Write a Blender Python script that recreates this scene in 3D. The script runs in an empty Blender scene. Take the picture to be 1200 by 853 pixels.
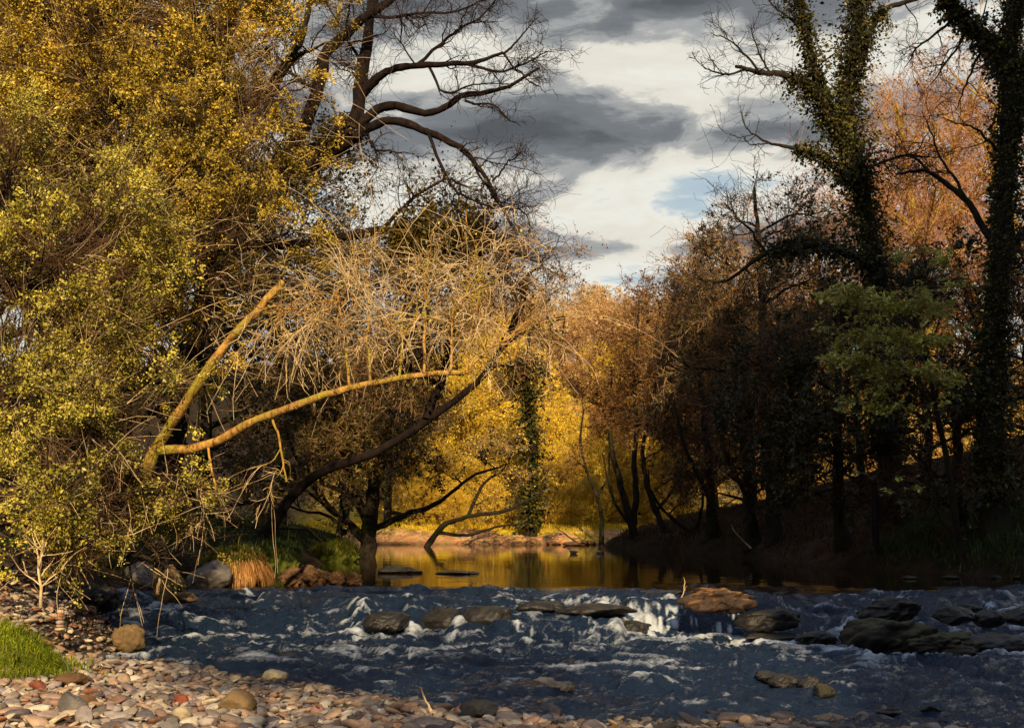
import bpy, math, random
import numpy as np

# ------------------------------------------------------------------ basics
sc = bpy.context.scene
COL = sc.collection
F = 1287.0                       # focal length in photo pixels (1200 wide)
PITCH = math.radians(7.68)
CAMZ = 1.6                       # eye height above the upper pool (z = 0)
LOW = -0.5                       # level of the lower river
rng = np.random.default_rng(7)

def at(px, py, Y):
    """point seen at photo pixel (px, py) at distance Y along the valley"""
    u, v = (px - 600) / F, (426.5 - py) / F
    dy = math.cos(PITCH) - math.sin(PITCH) * v
    dz = math.sin(PITCH) + math.cos(PITCH) * v
    s = Y / dy
    return np.array([u * s, Y, CAMZ + dz * s])

def ss(x, a, b):
    t = np.clip((x - a) / (b - a), 0, 1)
    return t * t * (3 - 2 * t)

def norm(v):
    return v / (np.linalg.norm(v, axis=-1, keepdims=True) + 1e-9)

# lattice value noise, vectorised
_T = np.random.default_rng(3).random((256, 256)) * 2 - 1
def vn(x, y):
    xi, yi = np.floor(x).astype(int), np.floor(y).astype(int)
    fx, fy = x - xi, y - yi
    fx, fy = fx * fx * fx * (fx * (fx * 6 - 15) + 10), fy * fy * fy * (fy * (fy * 6 - 15) + 10)
    a, b = _T[xi & 255, yi & 255], _T[(xi + 1) & 255, yi & 255]
    c, d = _T[xi & 255, (yi + 1) & 255], _T[(xi + 1) & 255, (yi + 1) & 255]
    return (a * (1 - fx) + b * fx) * (1 - fy) + (c * (1 - fx) + d * fx) * fy
def fbm(x, y, o=4, g=0.5):
    s, a = 0, 1.0
    for i in range(o):
        s = s + a * vn(x * 2 ** i + 17.3 * i, y * 2 ** i + 9.1 * i)
        a *= g
    return s

# ------------------------------------------------------------------ scene objects
def tag(o, label=None, cat=None, group=None, kind=None):
    if label: o['label'] = label
    if cat: o['category'] = cat
    if group: o['group'] = group
    if kind: o['kind'] = kind
    return o

def empty(name, loc, label, cat, group=None, rz=0.0):
    o = bpy.data.objects.new(name, None)
    o.location = loc
    o.rotation_euler = (0, 0, rz)
    o.empty_display_size = 0.3
    COL.objects.link(o)
    return tag(o, label, cat, group)

class MB:
    """collects vertices and faces and links them as ONE mesh object"""
    def __init__(self):
        self.v, self.q, self.t, self.qm, self.tm, self.qr, self.tr, self.n = [], [], [], [], [], [], [], 0
    def add(self, v, faces, mi=0, rnd=None):
        v = np.asarray(v, dtype=np.float32).reshape(-1, 3)
        faces = np.asarray(faces, dtype=np.int32)
        r = np.zeros(len(faces), np.float32) if rnd is None else np.asarray(rnd, np.float32)
        m = np.full(len(faces), mi, np.int32)
        if faces.shape[1] == 4:
            self.q.append(faces + self.n); self.qm.append(m); self.qr.append(r)
        else:
            self.t.append(faces + self.n); self.tm.append(m); self.tr.append(r)
        self.v.append(v); self.n += len(v)
    def mesh(self, name, mats, smooth=True, origin=None):
        V = np.concatenate(self.v)
        if origin is not None: V = V - np.asarray(origin, np.float32)
        me = bpy.data.meshes.new(name)
        nq = sum(len(a) for a in self.q); nt = sum(len(a) for a in self.t)
        loops = []
        if nq: loops.append(np.concatenate(self.q).ravel())
        if nt: loops.append(np.concatenate(self.t).ravel())
        loops = np.concatenate(loops)
        me.vertices.add(len(V)); me.vertices.foreach_set('co', V.ravel())
        me.loops.add(len(loops)); me.loops.foreach_set('vertex_index', loops)
        starts = np.concatenate([np.arange(nq) * 4, nq * 4 + np.arange(nt) * 3]).astype(np.int32)
        me.polygons.add(nq + nt)
        me.polygons.foreach_set('loop_start', starts)
        me.polygons.foreach_set('material_index', np.concatenate(self.qm + self.tm))
        me.polygons.foreach_set('use_smooth', np.full(nq + nt, smooth))
        a = me.attributes.new('rnd', 'FLOAT', 'FACE')
        a.data.foreach_set('value', np.concatenate(self.qr + self.tr))
        for m in mats: me.materials.append(m)
        me.update(); me.validate()
        return me
    def build(self, name, mats, parent=None, smooth=True, origin=None, loc=None):
        if not isinstance(mats, (list, tuple)): mats = [mats]
        o = bpy.data.objects.new(name, self.mesh(name, mats, smooth, origin))
        COL.objects.link(o)
        if parent: o.parent = parent
        elif loc is not None: o.location = loc
        return o

def grid_faces(nu, nv, wrap=False):
    u = np.arange(nu - 1)[:, None]; w = np.arange(nv if wrap else nv - 1)[None, :]
    w2 = (w + 1) % nv
    return np.stack([u * nv + w, u * nv + w2, (u + 1) * nv + w2, (u + 1) * nv + w], -1).reshape(-1, 4)

def sheet(xs, ys, Z):
    X, Y = np.meshgrid(xs, ys, indexing='ij')
    return np.stack([X, Y, Z], -1).reshape(-1, 3), grid_faces(len(xs), len(ys))[:, ::-1][:, ::-1]

# ------------------------------------------------------------------ materials
def nt_new(name):
    m = bpy.data.materials.new(name); m.use_nodes = True
    nt = m.node_tree; nt.nodes.clear()
    out = nt.nodes.new('ShaderNodeOutputMaterial')
    return m, nt, out
def N(nt, typ, **kw):
    n = nt.nodes.new('ShaderNode' + typ)
    for k, v in kw.items():
        if k in n.inputs.keys(): n.inputs[k].default_value = v
        else: setattr(n, k, v)
    return n
def ramp(nt, stops, fac=None):
    n = nt.nodes.new('ShaderNodeValToRGB')
    e = n.color_ramp.elements
    while len(e) > 1: e.remove(e[-1])
    for i, (p, c) in enumerate(stops):
        if i == 0: el = e[0]; el.position = p
        else: el = e.new(p)
        el.color = (*c, 1) if len(c) == 3 else c
    if fac is not None: nt.links.new(fac, n.inputs['Fac'])
    return n
def math_n(nt, op, a, b=None, c=None, clamp=False):
    n = nt.nodes.new('ShaderNodeMath'); n.operation = op; n.use_clamp = clamp
    for i, x in enumerate((a, b, c)):
        if x is None: continue
        if isinstance(x, (int, float)): n.inputs[i].default_value = x
        else: nt.links.new(x, n.inputs[i])
    return n.outputs[0]
def mixc(nt, fac, a, b, blend='MIX'):
    n = nt.nodes.new('ShaderNodeMix'); n.data_type = 'RGBA'; n.blend_type = blend
    for s, x in ((0, fac), (6, a), (7, b)):
        if isinstance(x, (int, float)): n.inputs[s].default_value = x
        elif isinstance(x, tuple): n.inputs[s].default_value = (*x, 1)
        else: nt.links.new(x, n.inputs[s])
    return n.outputs[2]

def leaf_mat(name, stops, rough=0.45, trans=0.3, patch=0.35, pscale=0.9, spec=0.4):
    m, nt, out = nt_new(name); L = nt.links.new
    at_ = N(nt, 'Attribute', attribute_name='rnd')
    r = ramp(nt, stops, at_.outputs['Fac'])
    g = N(nt, 'NewGeometry')
    nz = N(nt, 'TexNoise', Scale=pscale, Detail=2.0)
    L(g.outputs['Position'], nz.inputs['Vector'])
    dk = ramp(nt, [(0.35, (1 - patch,) * 3), (0.65, (1.15,) * 3)], nz.outputs['Fac'])  # clumps of light and shade painted over the base colour
    c = mixc(nt, 1.0, r.outputs['Color'], dk.outputs['Color'], 'MULTIPLY')
    p = N(nt, 'BsdfPrincipled', Roughness=rough)
    p.inputs['Specular IOR Level'].default_value = spec
    L(c, p.inputs['Base Color'])
    t = N(nt, 'BsdfTranslucent'); L(c, t.inputs['Color'])
    mx = N(nt, 'MixShader'); mx.inputs[0].default_value = trans
    L(p.outputs[0], mx.inputs[1]); L(t.outputs[0], mx.inputs[2]); L(mx.outputs[0], out.inputs['Surface'])
    return m

def bark_mat(name, c1, c2, c3=None, scale=6.0, bump=0.4, rough=0.9, moss=0.5):
    m, nt, out = nt_new(name); L = nt.links.new
    g = N(nt, 'NewGeometry')
    mp = N(nt, 'Mapping'); mp.inputs['Scale'].default_value = (1, 1, 0.35)
    L(g.outputs['Position'], mp.inputs['Vector'])
    nz = N(nt, 'TexNoise', Scale=scale, Detail=8.0, Roughness=0.65); L(mp.outputs[0], nz.inputs['Vector'])
    stops = [(0.35, c1), (0.6, c2)]
    r = ramp(nt, stops, nz.outputs['Fac'])
    c = r.outputs['Color']
    if c3:
        n2 = N(nt, 'TexNoise', Scale=1.7, Detail=5.0); L(g.outputs['Position'], n2.inputs['Vector'])
        f = ramp(nt, [(moss, (0, 0, 0)), (moss + 0.12, (1, 1, 1))], n2.outputs['Fac'])
        c = mixc(nt, f.outputs['Color'], c, c3)
    p = N(nt, 'BsdfPrincipled', Roughness=rough)
    p.inputs['Specular IOR Level'].default_value = 0.2
    L(c, p.inputs['Base Color'])
    b = N(nt, 'Bump', Strength=bump, Distance=0.04); L(nz.outputs['Fac'], b.inputs['Height'])
    L(b.outputs[0], p.inputs['Normal']); L(p.outputs[0], out.inputs['Surface'])
    return m

def rock_mat(name, c1, c2, top=None, wet=0.0, scale=3.0, topz=(0.35, 0.75)):
    m, nt, out = nt_new(name); L = nt.links.new
    tc = N(nt, 'TexCoord')
    g = N(nt, 'NewGeometry')
    nz = N(nt, 'TexNoise', Scale=scale, Detail=9.0, Roughness=0.68); L(g.outputs['Position'], nz.inputs['Vector'])
    r = ramp(nt, [(0.32, c1), (0.68, c2)], nz.outputs['Fac'])
    c = r.outputs['Color']
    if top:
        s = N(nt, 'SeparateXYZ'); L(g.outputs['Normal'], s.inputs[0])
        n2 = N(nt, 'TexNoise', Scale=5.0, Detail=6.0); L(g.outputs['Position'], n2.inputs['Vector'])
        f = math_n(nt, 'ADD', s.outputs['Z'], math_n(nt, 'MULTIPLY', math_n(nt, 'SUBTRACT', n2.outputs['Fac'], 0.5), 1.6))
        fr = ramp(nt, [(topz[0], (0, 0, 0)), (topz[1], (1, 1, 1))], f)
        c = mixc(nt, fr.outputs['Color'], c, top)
    p = N(nt, 'BsdfPrincipled', Roughness=0.85 - 0.6 * wet)
    p.inputs['Specular IOR Level'].default_value = 0.3 + 0.2 * wet
    L(c, p.inputs['Base Color'])
    vo = N(nt, 'TexNoise', Scale=scale * 5, Detail=8.0, Roughness=0.7); L(g.outputs['Position'], vo.inputs['Vector'])
    b = N(nt, 'Bump', Strength=0.5, Distance=0.03); L(vo.outputs['Fac'], b.inputs['Height'])
    L(b.outputs[0], p.inputs['Normal']); L(p.outputs[0], out.inputs['Surface'])
    return m

def pebble_mat(name, stops):
    m, nt, out = nt_new(name); L = nt.links.new
    a = N(nt, 'Attribute', attribute_name='rnd'); oi = N(nt, 'ObjectInfo')
    f = math_n(nt, 'FRACT', math_n(nt, 'ADD', a.outputs['Fac'], oi.outputs['Random']))
    r = ramp(nt, stops, f)
    g = N(nt, 'NewGeometry')
    nz = N(nt, 'TexNoise', Scale=14.0, Detail=8.0, Roughness=0.7); L(g.outputs['Position'], nz.inputs['Vector'])
    dk = ramp(nt, [(0.3, (0.55,) * 3), (0.7, (1.3,) * 3)], nz.outputs['Fac'])
    c = mixc(nt, 1.0, r.outputs['Color'], dk.outputs['Color'], 'MULTIPLY')
    # damp and darker towards the water line
    s = N(nt, 'SeparateXYZ'); L(g.outputs['Position'], s.inputs[0])
    w = N(nt, 'MapRange'); L(s.outputs['Z'], w.inputs[0])
    w.inputs[1].default_value = -0.48; w.inputs[2].default_value = -0.27; w.inputs[3].default_value = 0.0; w.inputs[4].default_value = 1.0
    c = mixc(nt, 1.0, c, ramp(nt, [(0, (0.4,) * 3), (1, (1,) * 3)], w.outputs[0]).outputs['Color'], 'MULTIPLY')
    p = N(nt, 'BsdfPrincipled'); L(c, p.inputs['Base Color'])
    L(ramp(nt, [(0, (0.25,) * 3), (1, (0.8,) * 3)], w.outputs[0]).outputs['Color'], p.inputs['Roughness'])
    p.inputs['Specular IOR Level'].default_value = 0.35
    b = N(nt, 'Bump', Strength=0.35, Distance=0.012); L(nz.outputs['Fac'], b.inputs['Height'])
    L(b.outputs[0], p.inputs['Normal']); L(p.outputs[0], out.inputs['Surface'])
    return m

M = {}
# leaves
M['leaf_holly'] = leaf_mat('holly_leaves', [(0, (0.02, 0.03, 0.004)), (0.15, (0.10, 0.12, 0.01)), (0.38, (0.66, 0.55, 0.045)), (1, (0.97, 0.80, 0.16))], 0.4, 0.12, 0.65, 0.8, 0.5)
M['leaf_gold'] = leaf_mat('golden_leaves', [(0, (0.025, 0.026, 0.004)), (0.15, (0.14, 0.12, 0.01)), (0.38, (0.76, 0.52, 0.04)), (1, (0.97, 0.72, 0.12))], 0.45, 0.14, 0.6, 0.6)
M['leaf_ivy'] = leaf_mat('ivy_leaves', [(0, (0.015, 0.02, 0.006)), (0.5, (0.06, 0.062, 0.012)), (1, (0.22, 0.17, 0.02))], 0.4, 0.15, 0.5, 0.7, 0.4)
M['leaf_ivy_lit'] = leaf_mat('lit_ivy_leaves', [(0, (0.039, 0.039, 0.008)), (0.6, (0.143, 0.104, 0.016)), (1, (0.286, 0.182, 0.026))], 0.4, 0.2, 0.5, 0.7)  # brighter copy of the ivy leaves, sunlight put into the colour
M['leaf_dark'] = leaf_mat('dark_evergreen_leaves', [(0, (0.016, 0.02, 0.008)), (0.6, (0.06, 0.062, 0.02)), (1, (0.15, 0.125, 0.035))], 0.45, 0.15, 0.6, 0.5)
M['leaf_olive'] = leaf_mat('olive_leaves', [(0, (0.02, 0.018, 0.006)), (0.5, (0.12, 0.09, 0.018)), (1, (0.34, 0.22, 0.04))], 0.45, 0.2, 0.5, 0.6)
M['leaf_green'] = leaf_mat('green_spray_leaves', [(0, (0.28, 0.28, 0.04)), (0.5, (0.62, 0.60, 0.11)), (1, (0.88, 0.85, 0.25))], 0.45, 0.3, 0.4, 0.8)
M['leaf_rust'] = leaf_mat('rust_leaves', [(0, (0.12, 0.055, 0.02)), (0.5, (0.26, 0.12, 0.03)), (1, (0.5, 0.26, 0.06))], 0.6, 0.3, 0.4, 0.4)
M['leaf_brown'] = leaf_mat('brown_buds', [(0, (0.04, 0.026, 0.012)), (0.5, (0.13, 0.075, 0.028)), (1, (0.32, 0.19, 0.06))], 0.7, 0.2, 0.4, 0.4)
M['leaf_yellow'] = leaf_mat('yellow_leaves', [(0, (0.7, 0.36, 0.015)), (0.5, (0.95, 0.66, 0.03)), (1, (0.95, 0.80, 0.08))], 0.6, 0.15, 0.3, 0.3)
M['leaf_amber'] = leaf_mat('amber_leaves', [(0, (0.351, 0.135, 0.016)), (0.5, (0.621, 0.284, 0.030)), (1, (0.800, 0.486, 0.068))], 0.6, 0.35, 0.35, 0.3)
M['leaf_pale'] = leaf_mat('hazy_pale_buds', [(0, (0.5, 0.33, 0.13)), (0.5, (0.75, 0.52, 0.22)), (1, (0.85, 0.66, 0.34))], 0.7, 0.3, 0.35, 0.12)  # pale tone raised to stand in for haze over the far slope
M['leaf_pink'] = leaf_mat('pinkish_buds', [(0, (0.26, 0.12, 0.06)), (0.5, (0.52, 0.27, 0.13)), (1, (0.75, 0.45, 0.24))], 0.7, 0.3, 0.35, 0.3)
# bark and twigs
M['bark_dark'] = bark_mat('dark_bark', (0.012, 0.009, 0.007), (0.045, 0.032, 0.024), (0.03, 0.035, 0.01))
M['bark_oak'] = bark_mat('oak_bark', (0.007, 0.005, 0.005), (0.026, 0.015, 0.013))
M['bark_tan'] = bark_mat('tan_mossy_bark', (0.14, 0.065, 0.015), (0.75, 0.42, 0.11), (0.45, 0.36, 0.05), 13.0, 1.0, 0.9, 0.5)
M['twig_tan'] = bark_mat('tan_twigs', (0.2, 0.115, 0.05), (0.95, 0.70, 0.40), None, 2.2, 0.0)
M['twig_brown'] = bark_mat('brown_twigs', (0.12, 0.07, 0.035), (0.55, 0.34, 0.16), None, 1.2, 0.0)
M['twig_oak'] = bark_mat('oak_twigs', (0.025, 0.017, 0.018), (0.07, 0.042, 0.036), None, 1.0, 0.0)
M['twig_dark'] = bark_mat('dark_twigs', (0.035, 0.02, 0.012), (0.20, 0.11, 0.06), None, 1.0, 0.0)
M['twig_rust'] = bark_mat('rust_twigs', (0.12, 0.06, 0.028), (0.36, 0.19, 0.075), None, 0.8, 0.0)
M['twig_pink'] = bark_mat('pinkish_twigs', (0.36, 0.16, 0.10), (0.70, 0.35, 0.2), None, 0.6, 0.0)
M['twig_gold'] = bark_mat('golden_twigs', (0.35, 0.2, 0.08), (0.9, 0.62, 0.26), None, 0.8, 0.0)
# stones
M['rock_black'] = rock_mat('wet_black_rock', (0.008, 0.008, 0.009), (0.035, 0.03, 0.027), (0.05, 0.042, 0.022), 0.7, 3.0, (0.7, 1.3))
M['rock_moss'] = rock_mat('mossy_rock', (0.012, 0.011, 0.009), (0.05, 0.04, 0.03), (0.07, 0.06, 0.02), 0.3, 3.0, (0.4, 0.9))
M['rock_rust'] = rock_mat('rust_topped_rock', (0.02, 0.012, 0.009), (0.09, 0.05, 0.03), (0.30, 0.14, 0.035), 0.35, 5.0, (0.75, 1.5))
M['rock_gray'] = rock_mat('grey_rock', (0.10, 0.09, 0.085), (0.28, 0.25, 0.23), None, 0.0, 3.0)
M['rock_tan'] = rock_mat('tan_rock', (0.10, 0.065, 0.03), (0.32, 0.21, 0.10), None, 0.0, 3.0)
M['rock_brown'] = rock_mat('brown_rock', (0.06, 0.03, 0.018), (0.24, 0.13, 0.06), None, 0.0, 4.0)
M['pebble'] = pebble_mat('mixed_pebbles', [(0, (0.26, 0.15, 0.11)), (0.14, (0.62, 0.42, 0.27)), (0.28, (0.10, 0.085, 0.09)), (0.42, (0.78, 0.60, 0.40)), (0.54, (0.34, 0.16, 0.10)),
    (0.64, (0.52, 0.44, 0.38)), (0.74, (0.12, 0.10, 0.11)), (0.86, (0.85, 0.72, 0.52)), (0.93, (0.36, 0.29, 0.26)), (1.0, (0.45, 0.18, 0.09))])
M['pebble_red'] = pebble_mat('red_stone', [(0, (0.30, 0.075, 0.035)), (1, (0.26, 0.08, 0.045))])
M['pebble_pale'] = pebble_mat('pale_stone', [(0, (0.55, 0.45, 0.30)), (1, (0.48, 0.36, 0.2))])
# grass
M['grass_lime'] = leaf_mat('lime_grass', [(0, (0.140, 0.210, 0.011)), (0.6, (0.364, 0.434, 0.021)), (1, (0.588, 0.560, 0.042))], 0.6, 0.3, 0.4, 1.5)
M['grass_mid'] = leaf_mat('bank_grass', [(0, (0.05, 0.06, 0.008)), (0.6, (0.15, 0.17, 0.015)), (1, (0.34, 0.30, 0.03))], 0.6, 0.3, 0.5, 2.0)
M['grass_dry'] = leaf_mat('dry_grass', [(0, (0.12, 0.05, 0.015)), (0.5, (0.45, 0.21, 0.06)), (1, (0.75, 0.42, 0.14))], 0.7, 0.25, 0.3, 2.0)
M['grass_dark'] = leaf_mat('dark_grass', [(0, (0.036, 0.060, 0.010)), (0.6, (0.072, 0.108, 0.017)), (1, (0.144, 0.168, 0.036))], 0.6, 0.3, 0.4, 0.8)
M['grass_brown'] = leaf_mat('dead_bracken', [(0, (0.05, 0.025, 0.01)), (0.6, (0.14, 0.07, 0.03)), (1, (0.26, 0.15, 0.06))], 0.8, 0.2, 0.4, 0.8)
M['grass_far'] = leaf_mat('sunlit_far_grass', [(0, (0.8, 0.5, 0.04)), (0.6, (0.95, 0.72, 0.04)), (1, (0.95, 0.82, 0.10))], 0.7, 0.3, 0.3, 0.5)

# ------------------------------------------------------------------ terrain
def smax(a, b, k=0.4):
    h = np.clip(0.5 + 0.5 * (a - b) / k, 0, 1)
    return b * (1 - h) + a * h + k * h * (1 - h)

def bank_left(y):
    return np.interp(y, [0, 17, 19, 21, 24, 30, 36, 44, 50, 54, 60, 100], [-7.6, -7.2, -7.2, -7.4, -7.4, -6.0, -6.0, -6.6, -7.2, -9, -14, -50])
def bank_right(y):
    return np.interp(y, [0, 18, 24, 28, 33, 38, 44, 48, 52, 56, 60, 100], [24, 17, 13.5, 11.6, 9.6, 8.6, 7.2, 5.6, 4.0, 5, 9, 50])
def beach_edge(x):
    return np.interp(x, [-30, -8, -6.6, -2.7, -0.3, 1.8, 4.3, 8, 14, 30], [20, 19.3, 17.6, 13.9, 12.3, 11.4, 10.9, 10.4, 9.6, 6])

SHADE_HILL_X = [-400, -60, -30, -12, -6, -2.4, 0, 4, 6, 8.5, 10.5, 12, 13.5, 17, 24, 400]  # profile of an unseen added hill, shaped for the shade it casts
SHADE_HILL_Z = [10, 8, 4, 2, 4, 8.0, 9.9, 10.8, 11.3, 12.0, 17, 29, 35, 37, 38, 30]
def ground_z(x, y):
    n1 = fbm(x * 0.35, y * 0.35, 4); n2 = fbm(x * 1.7 + 5, y * 1.7, 3)
    dl = bank_left(y) - x + 0.35 * n1
    dr = x - bank_right(y) + 0.5 * n1
    db = beach_edge(x) - y + 0.4 * n1
    df = y - 55.5 + 0.05 * x - 0.8 * n1
    zl = np.interp(dl, [-3, -0.8, 0, 0.7, 2.0, 6, 16, 60, 300], [-1.2, -0.6, -0.05, 0.55, 0.9, 1.6, 3.5, 16, 60])
    zr = np.interp(dr, [-3, -0.8, 0, 0.8, 2.5, 8, 20, 70, 300], [-1.2, -0.6, -0.05, 0.5, 1.0, 2.2, 5.0, 20, 60])
    zb = np.interp(db, [-6, -1.5, 0, 2.5, 6, 12, 20], [-1.3, -0.75, -0.51, -0.26, -0.08, 0.0, 0.05]) + 0.03 * n2
    zf = np.interp(df, [-4, -1, 0, 1.0, 3.5, 12, 25, 60, 110, 260, 600], [-1.2, -0.5, -0.03, 0.18, 0.75, 1.0, 3.0, 14.0, 24, 42, 60])
    z = smax(smax(zl, zr), smax(zb, zf))
    z = np.where(y < 17, np.where(x < -4.5, smax(zb, np.interp(-x - 5.3, [0, 1, 3, 8, 30, 300], [-1, 0.15, 0.6, 1.4, 5, 50]), 0.3), np.where(x < 6, zb, z)), z)
    shade_hill = (3 + np.interp(x + 1.5 * fbm(x * 0.2, y * 0.2 + 3, 3), SHADE_HILL_X, SHADE_HILL_Z) * (1 - 0.5 * ss(-y, 60, 160))) * ss(-y, 4.0, 11.0) - 3  # added rise behind the camera, blocks the sun on the right
    z = np.maximum(z, shade_hill)
    return z + 0.04 * n2 * ss(np.maximum(np.maximum(dl, dr), df), 0, 2)

def gz(x, y):
    return float(ground_z(np.array([float(x)]), np.array([float(y)]))[0])

def axis(parts):
    out = [np.linspace(a, b, max(2, int(round((b - a) / s)) + 1))[:-1] for a, b, s in parts]
    return np.concatenate(out + [np.array([parts[-1][1]])])

xs = axis([(-700, -120, 40), (-120, -30, 5), (-30, -12, 0.8), (-12, 14, 0.16), (14, 32, 0.6), (32, 120, 5), (120, 700, 40)])
ys = axis([(-400, -40, 30), (-40, -12, 3), (-12, 6, 0.5), (6, 30, 0.16), (30, 62, 0.3), (62, 120, 1.2), (120, 200, 5), (200, 900, 50)])
X, Y = np.meshgrid(xs, ys, indexing='ij')
Z = ground_z(X, Y)
def sheet_obj(name, X, Y, Z, mat):
    mb = MB(); v = np.stack([X, Y, Z], -1).reshape(-1, 3)
    mb.add(v, grid_faces(X.shape[0], X.shape[1])[:, [0, 3, 2, 1]])
    return mb.build(name, mat)

def cover_mat():
    m, nt, out = nt_new('earth'); L = nt.links.new
    a = N(nt, 'Attribute', attribute_name='cover')
    g = N(nt, 'NewGeometry')
    nz = N(nt, 'TexNoise', Scale=2.2, Detail=9.0, Roughness=0.7); L(g.outputs['Position'], nz.inputs['Vector'])
    n2 = N(nt, 'TexVoronoi', Scale=9.0); L(g.outputs['Position'], n2.inputs['Vector'])
    dk = ramp(nt, [(0.3, (0.45,) * 3), (0.7, (1.45,) * 3)], nz.outputs['Fac'])
    c = mixc(nt, 1.0, a.outputs['Color'], dk.outputs['Color'], 'MULTIPLY')
    c = mixc(nt, 0.45, c, mixc(nt, 1.0, c, n2.outputs['Color'], 'MULTIPLY'))
    p = N(nt, 'BsdfPrincipled', Roughness=0.95); p.inputs['Specular IOR Level'].default_value = 0.1
    L(c, p.inputs['Base Color'])
    h = math_n(nt, 'ADD', nz.outputs['Fac'], math_n(nt, 'MULTIPLY', n2.outputs['Distance'], -0.6))
    b = N(nt, 'Bump', Strength=0.8, Distance=0.08); L(h, b.inputs['Height'])
    L(b.outputs[0], p.inputs['Normal']); L(p.outputs[0], out.inputs['Surface'])
    return m
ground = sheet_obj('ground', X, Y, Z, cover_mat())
tag(ground, kind='structure')
n1 = fbm(X * 0.5, Y * 0.5, 4)
cov = np.empty(X.shape + (4,), np.float32); cov[..., 3] = 1
cov[..., :3] = (0.05, 0.034, 0.02)
def paint(mask, c):
    m = np.clip(mask, 0, 1)[..., None]
    cov[..., :3] = cov[..., :3] * (1 - m) + np.array(c) * m
paint(ss(Z, 0.0, -0.3), (0.035, 0.026, 0.018))
paint(ss(beach_edge(X) - Y, -0.3, 0.3) * ss(14 - Y + X * 0, -9, -4) * ss(Y, -4, 0), (0.16, 0.115, 0.085))
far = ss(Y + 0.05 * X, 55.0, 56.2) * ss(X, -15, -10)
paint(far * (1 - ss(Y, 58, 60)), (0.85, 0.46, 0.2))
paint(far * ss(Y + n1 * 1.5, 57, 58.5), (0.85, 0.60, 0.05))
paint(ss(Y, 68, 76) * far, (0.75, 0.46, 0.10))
dr = X - bank_right(Y)
paint(ss(X, 8.5, 9.0) * (1 - ss(X, 11.5, 12.2)) * ss(Y, 32.5, 33.5) * (1 - ss(Y, 40, 42)), (0.11, 0.065, 0.05))
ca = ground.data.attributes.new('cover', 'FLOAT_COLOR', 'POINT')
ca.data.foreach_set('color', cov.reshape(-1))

# ------------------------------------------------------------------ river
def step1(x):   # upper lip
    return 21.0 + 1.1 * fbm(x * 0.42, x * 0 + 2.2, 4, 0.6) + 0.05 * x
def step2(x):   # lower lip
    return 18.9 + 0.9 * fbm(x * 0.5 + 8, x * 0 + 4.2, 4, 0.6) + 0.03 * x
def water_base(x, y):
    c = ss(x, 1.7, 2.1) * (1 - ss(x, 4.7, 5.2))          # the ledge with the curtain of falls
    y1 = step1(x) * (1 - c) + 19.62 * c
    y2 = step2(x) * (1 - c) + 19.45 * c
    q = vn(x * 0.9 + 4, x * 0 + 1.5); w1 = (0.6 + 0.4 * q) * (1 - c) + 0.10 * c; w2 = (0.62 - 0.25 * q) * (1 - c) + 0.10 * c
    a = ss(y1 - y, -w1, w1); b = ss(y2 - y, -w2, w2)
    return -0.2 * a - 0.28 * b - 0.02 * ss(18 - y, 0, 4), a, b, y1, y2, c
wx = axis([(-12, -8, 0.2), (-8, 9, 0.045), (9, 14, 0.07), (14, 26, 0.3)])
wy = axis([(4, 9, 0.3), (9, 17, 0.05), (17, 23, 0.04), (23, 28, 0.1), (28, 62, 0.4)])
WX, WY = np.meshgrid(wx, wy, indexing='ij')
zb, a, b, y1, y2, c = water_base(WX, WY)
turb = ss(25.2 - WY + 1.6 * fbm(WX * 0.5, WY * 0.8, 3), 0, 4.6) ** 1.3
calm = 1 - 0.4 * ss(17.2 - WY, 0, 5)
wxn, wyn = WX + 0.25 * fbm(WX * 1.3, WY * 1.3 + 7, 2), WY + 0.25 * fbm(WX * 1.3 + 31, WY * 1.3, 2)
h = 0.6 * fbm(wxn * 1.1, wyn * 2.0, 3, 0.55) + 0.4 * (1 - 2 * np.abs(fbm(wxn * 2.2 + 3, wyn * 4.2 + 1, 3, 0.6)))
WZ = zb + turb * calm * 0.15 * h + 0.012 * turb * fbm(WX * 9, WY * 14, 2) + (1 - turb) * 0.0015 * fbm(WX * 1.2, WY * 3.5, 3)
onslope = np.clip(4 * a * (1 - a), 0, 1) * 0.8 + np.clip(4 * b * (1 - b), 0, 1)
streak = fbm(WX * 9.0, WY * 0.9 + 40, 3, 0.7)
foam = 0.0 * WX
fine = fbm(WX * 17.0, WY * 0.6 + 11, 3, 0.7)
foam += onslope * ((1 - c) * (0.05 + 0.55 * ss(streak, 0.1, 0.7)) * (0.65 + 0.35 * ss(WX, 5, 7)) + c * (0.05 + 1.1 * ss(fine + 0.6 * streak, 0.05, 0.8))) * (0.55 + 0.45 * ss(fbm(WX * 0.8, WY * 0.2, 2), -0.2, 0.4))
foot = ss(y2 - WY, 0.25, 0.5) * (1 - ss(y2 - WY, 0.6, 1.6 + 0.8 * fbm(WX * 0.7, WX * 0, 2)))
foam += foot * (0.45 + 0.55 * np.maximum(c, ss(-WX, 3, 5))) * (0.10 + 0.8 * ss(fbm(wxn * 2.5, wyn * 4.5, 4, 0.6), -0.1, 0.6))
foam += turb * calm * 0.55 * ss(h + 0.35 * fbm(wxn * 5, wyn * 9, 3, 0.6), 0.35, 0.95)
foam += turb * 0.36 * ss(fbm(wxn * 2.6 + 9, wyn * 9.0, 5, 0.65) + 0.3 * fbm(WX * 0.5, WY * 0.8, 2), 0.3, 0.85)
foam *= ss(y1 + 1.6 - WY, 0, 1.2)
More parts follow.
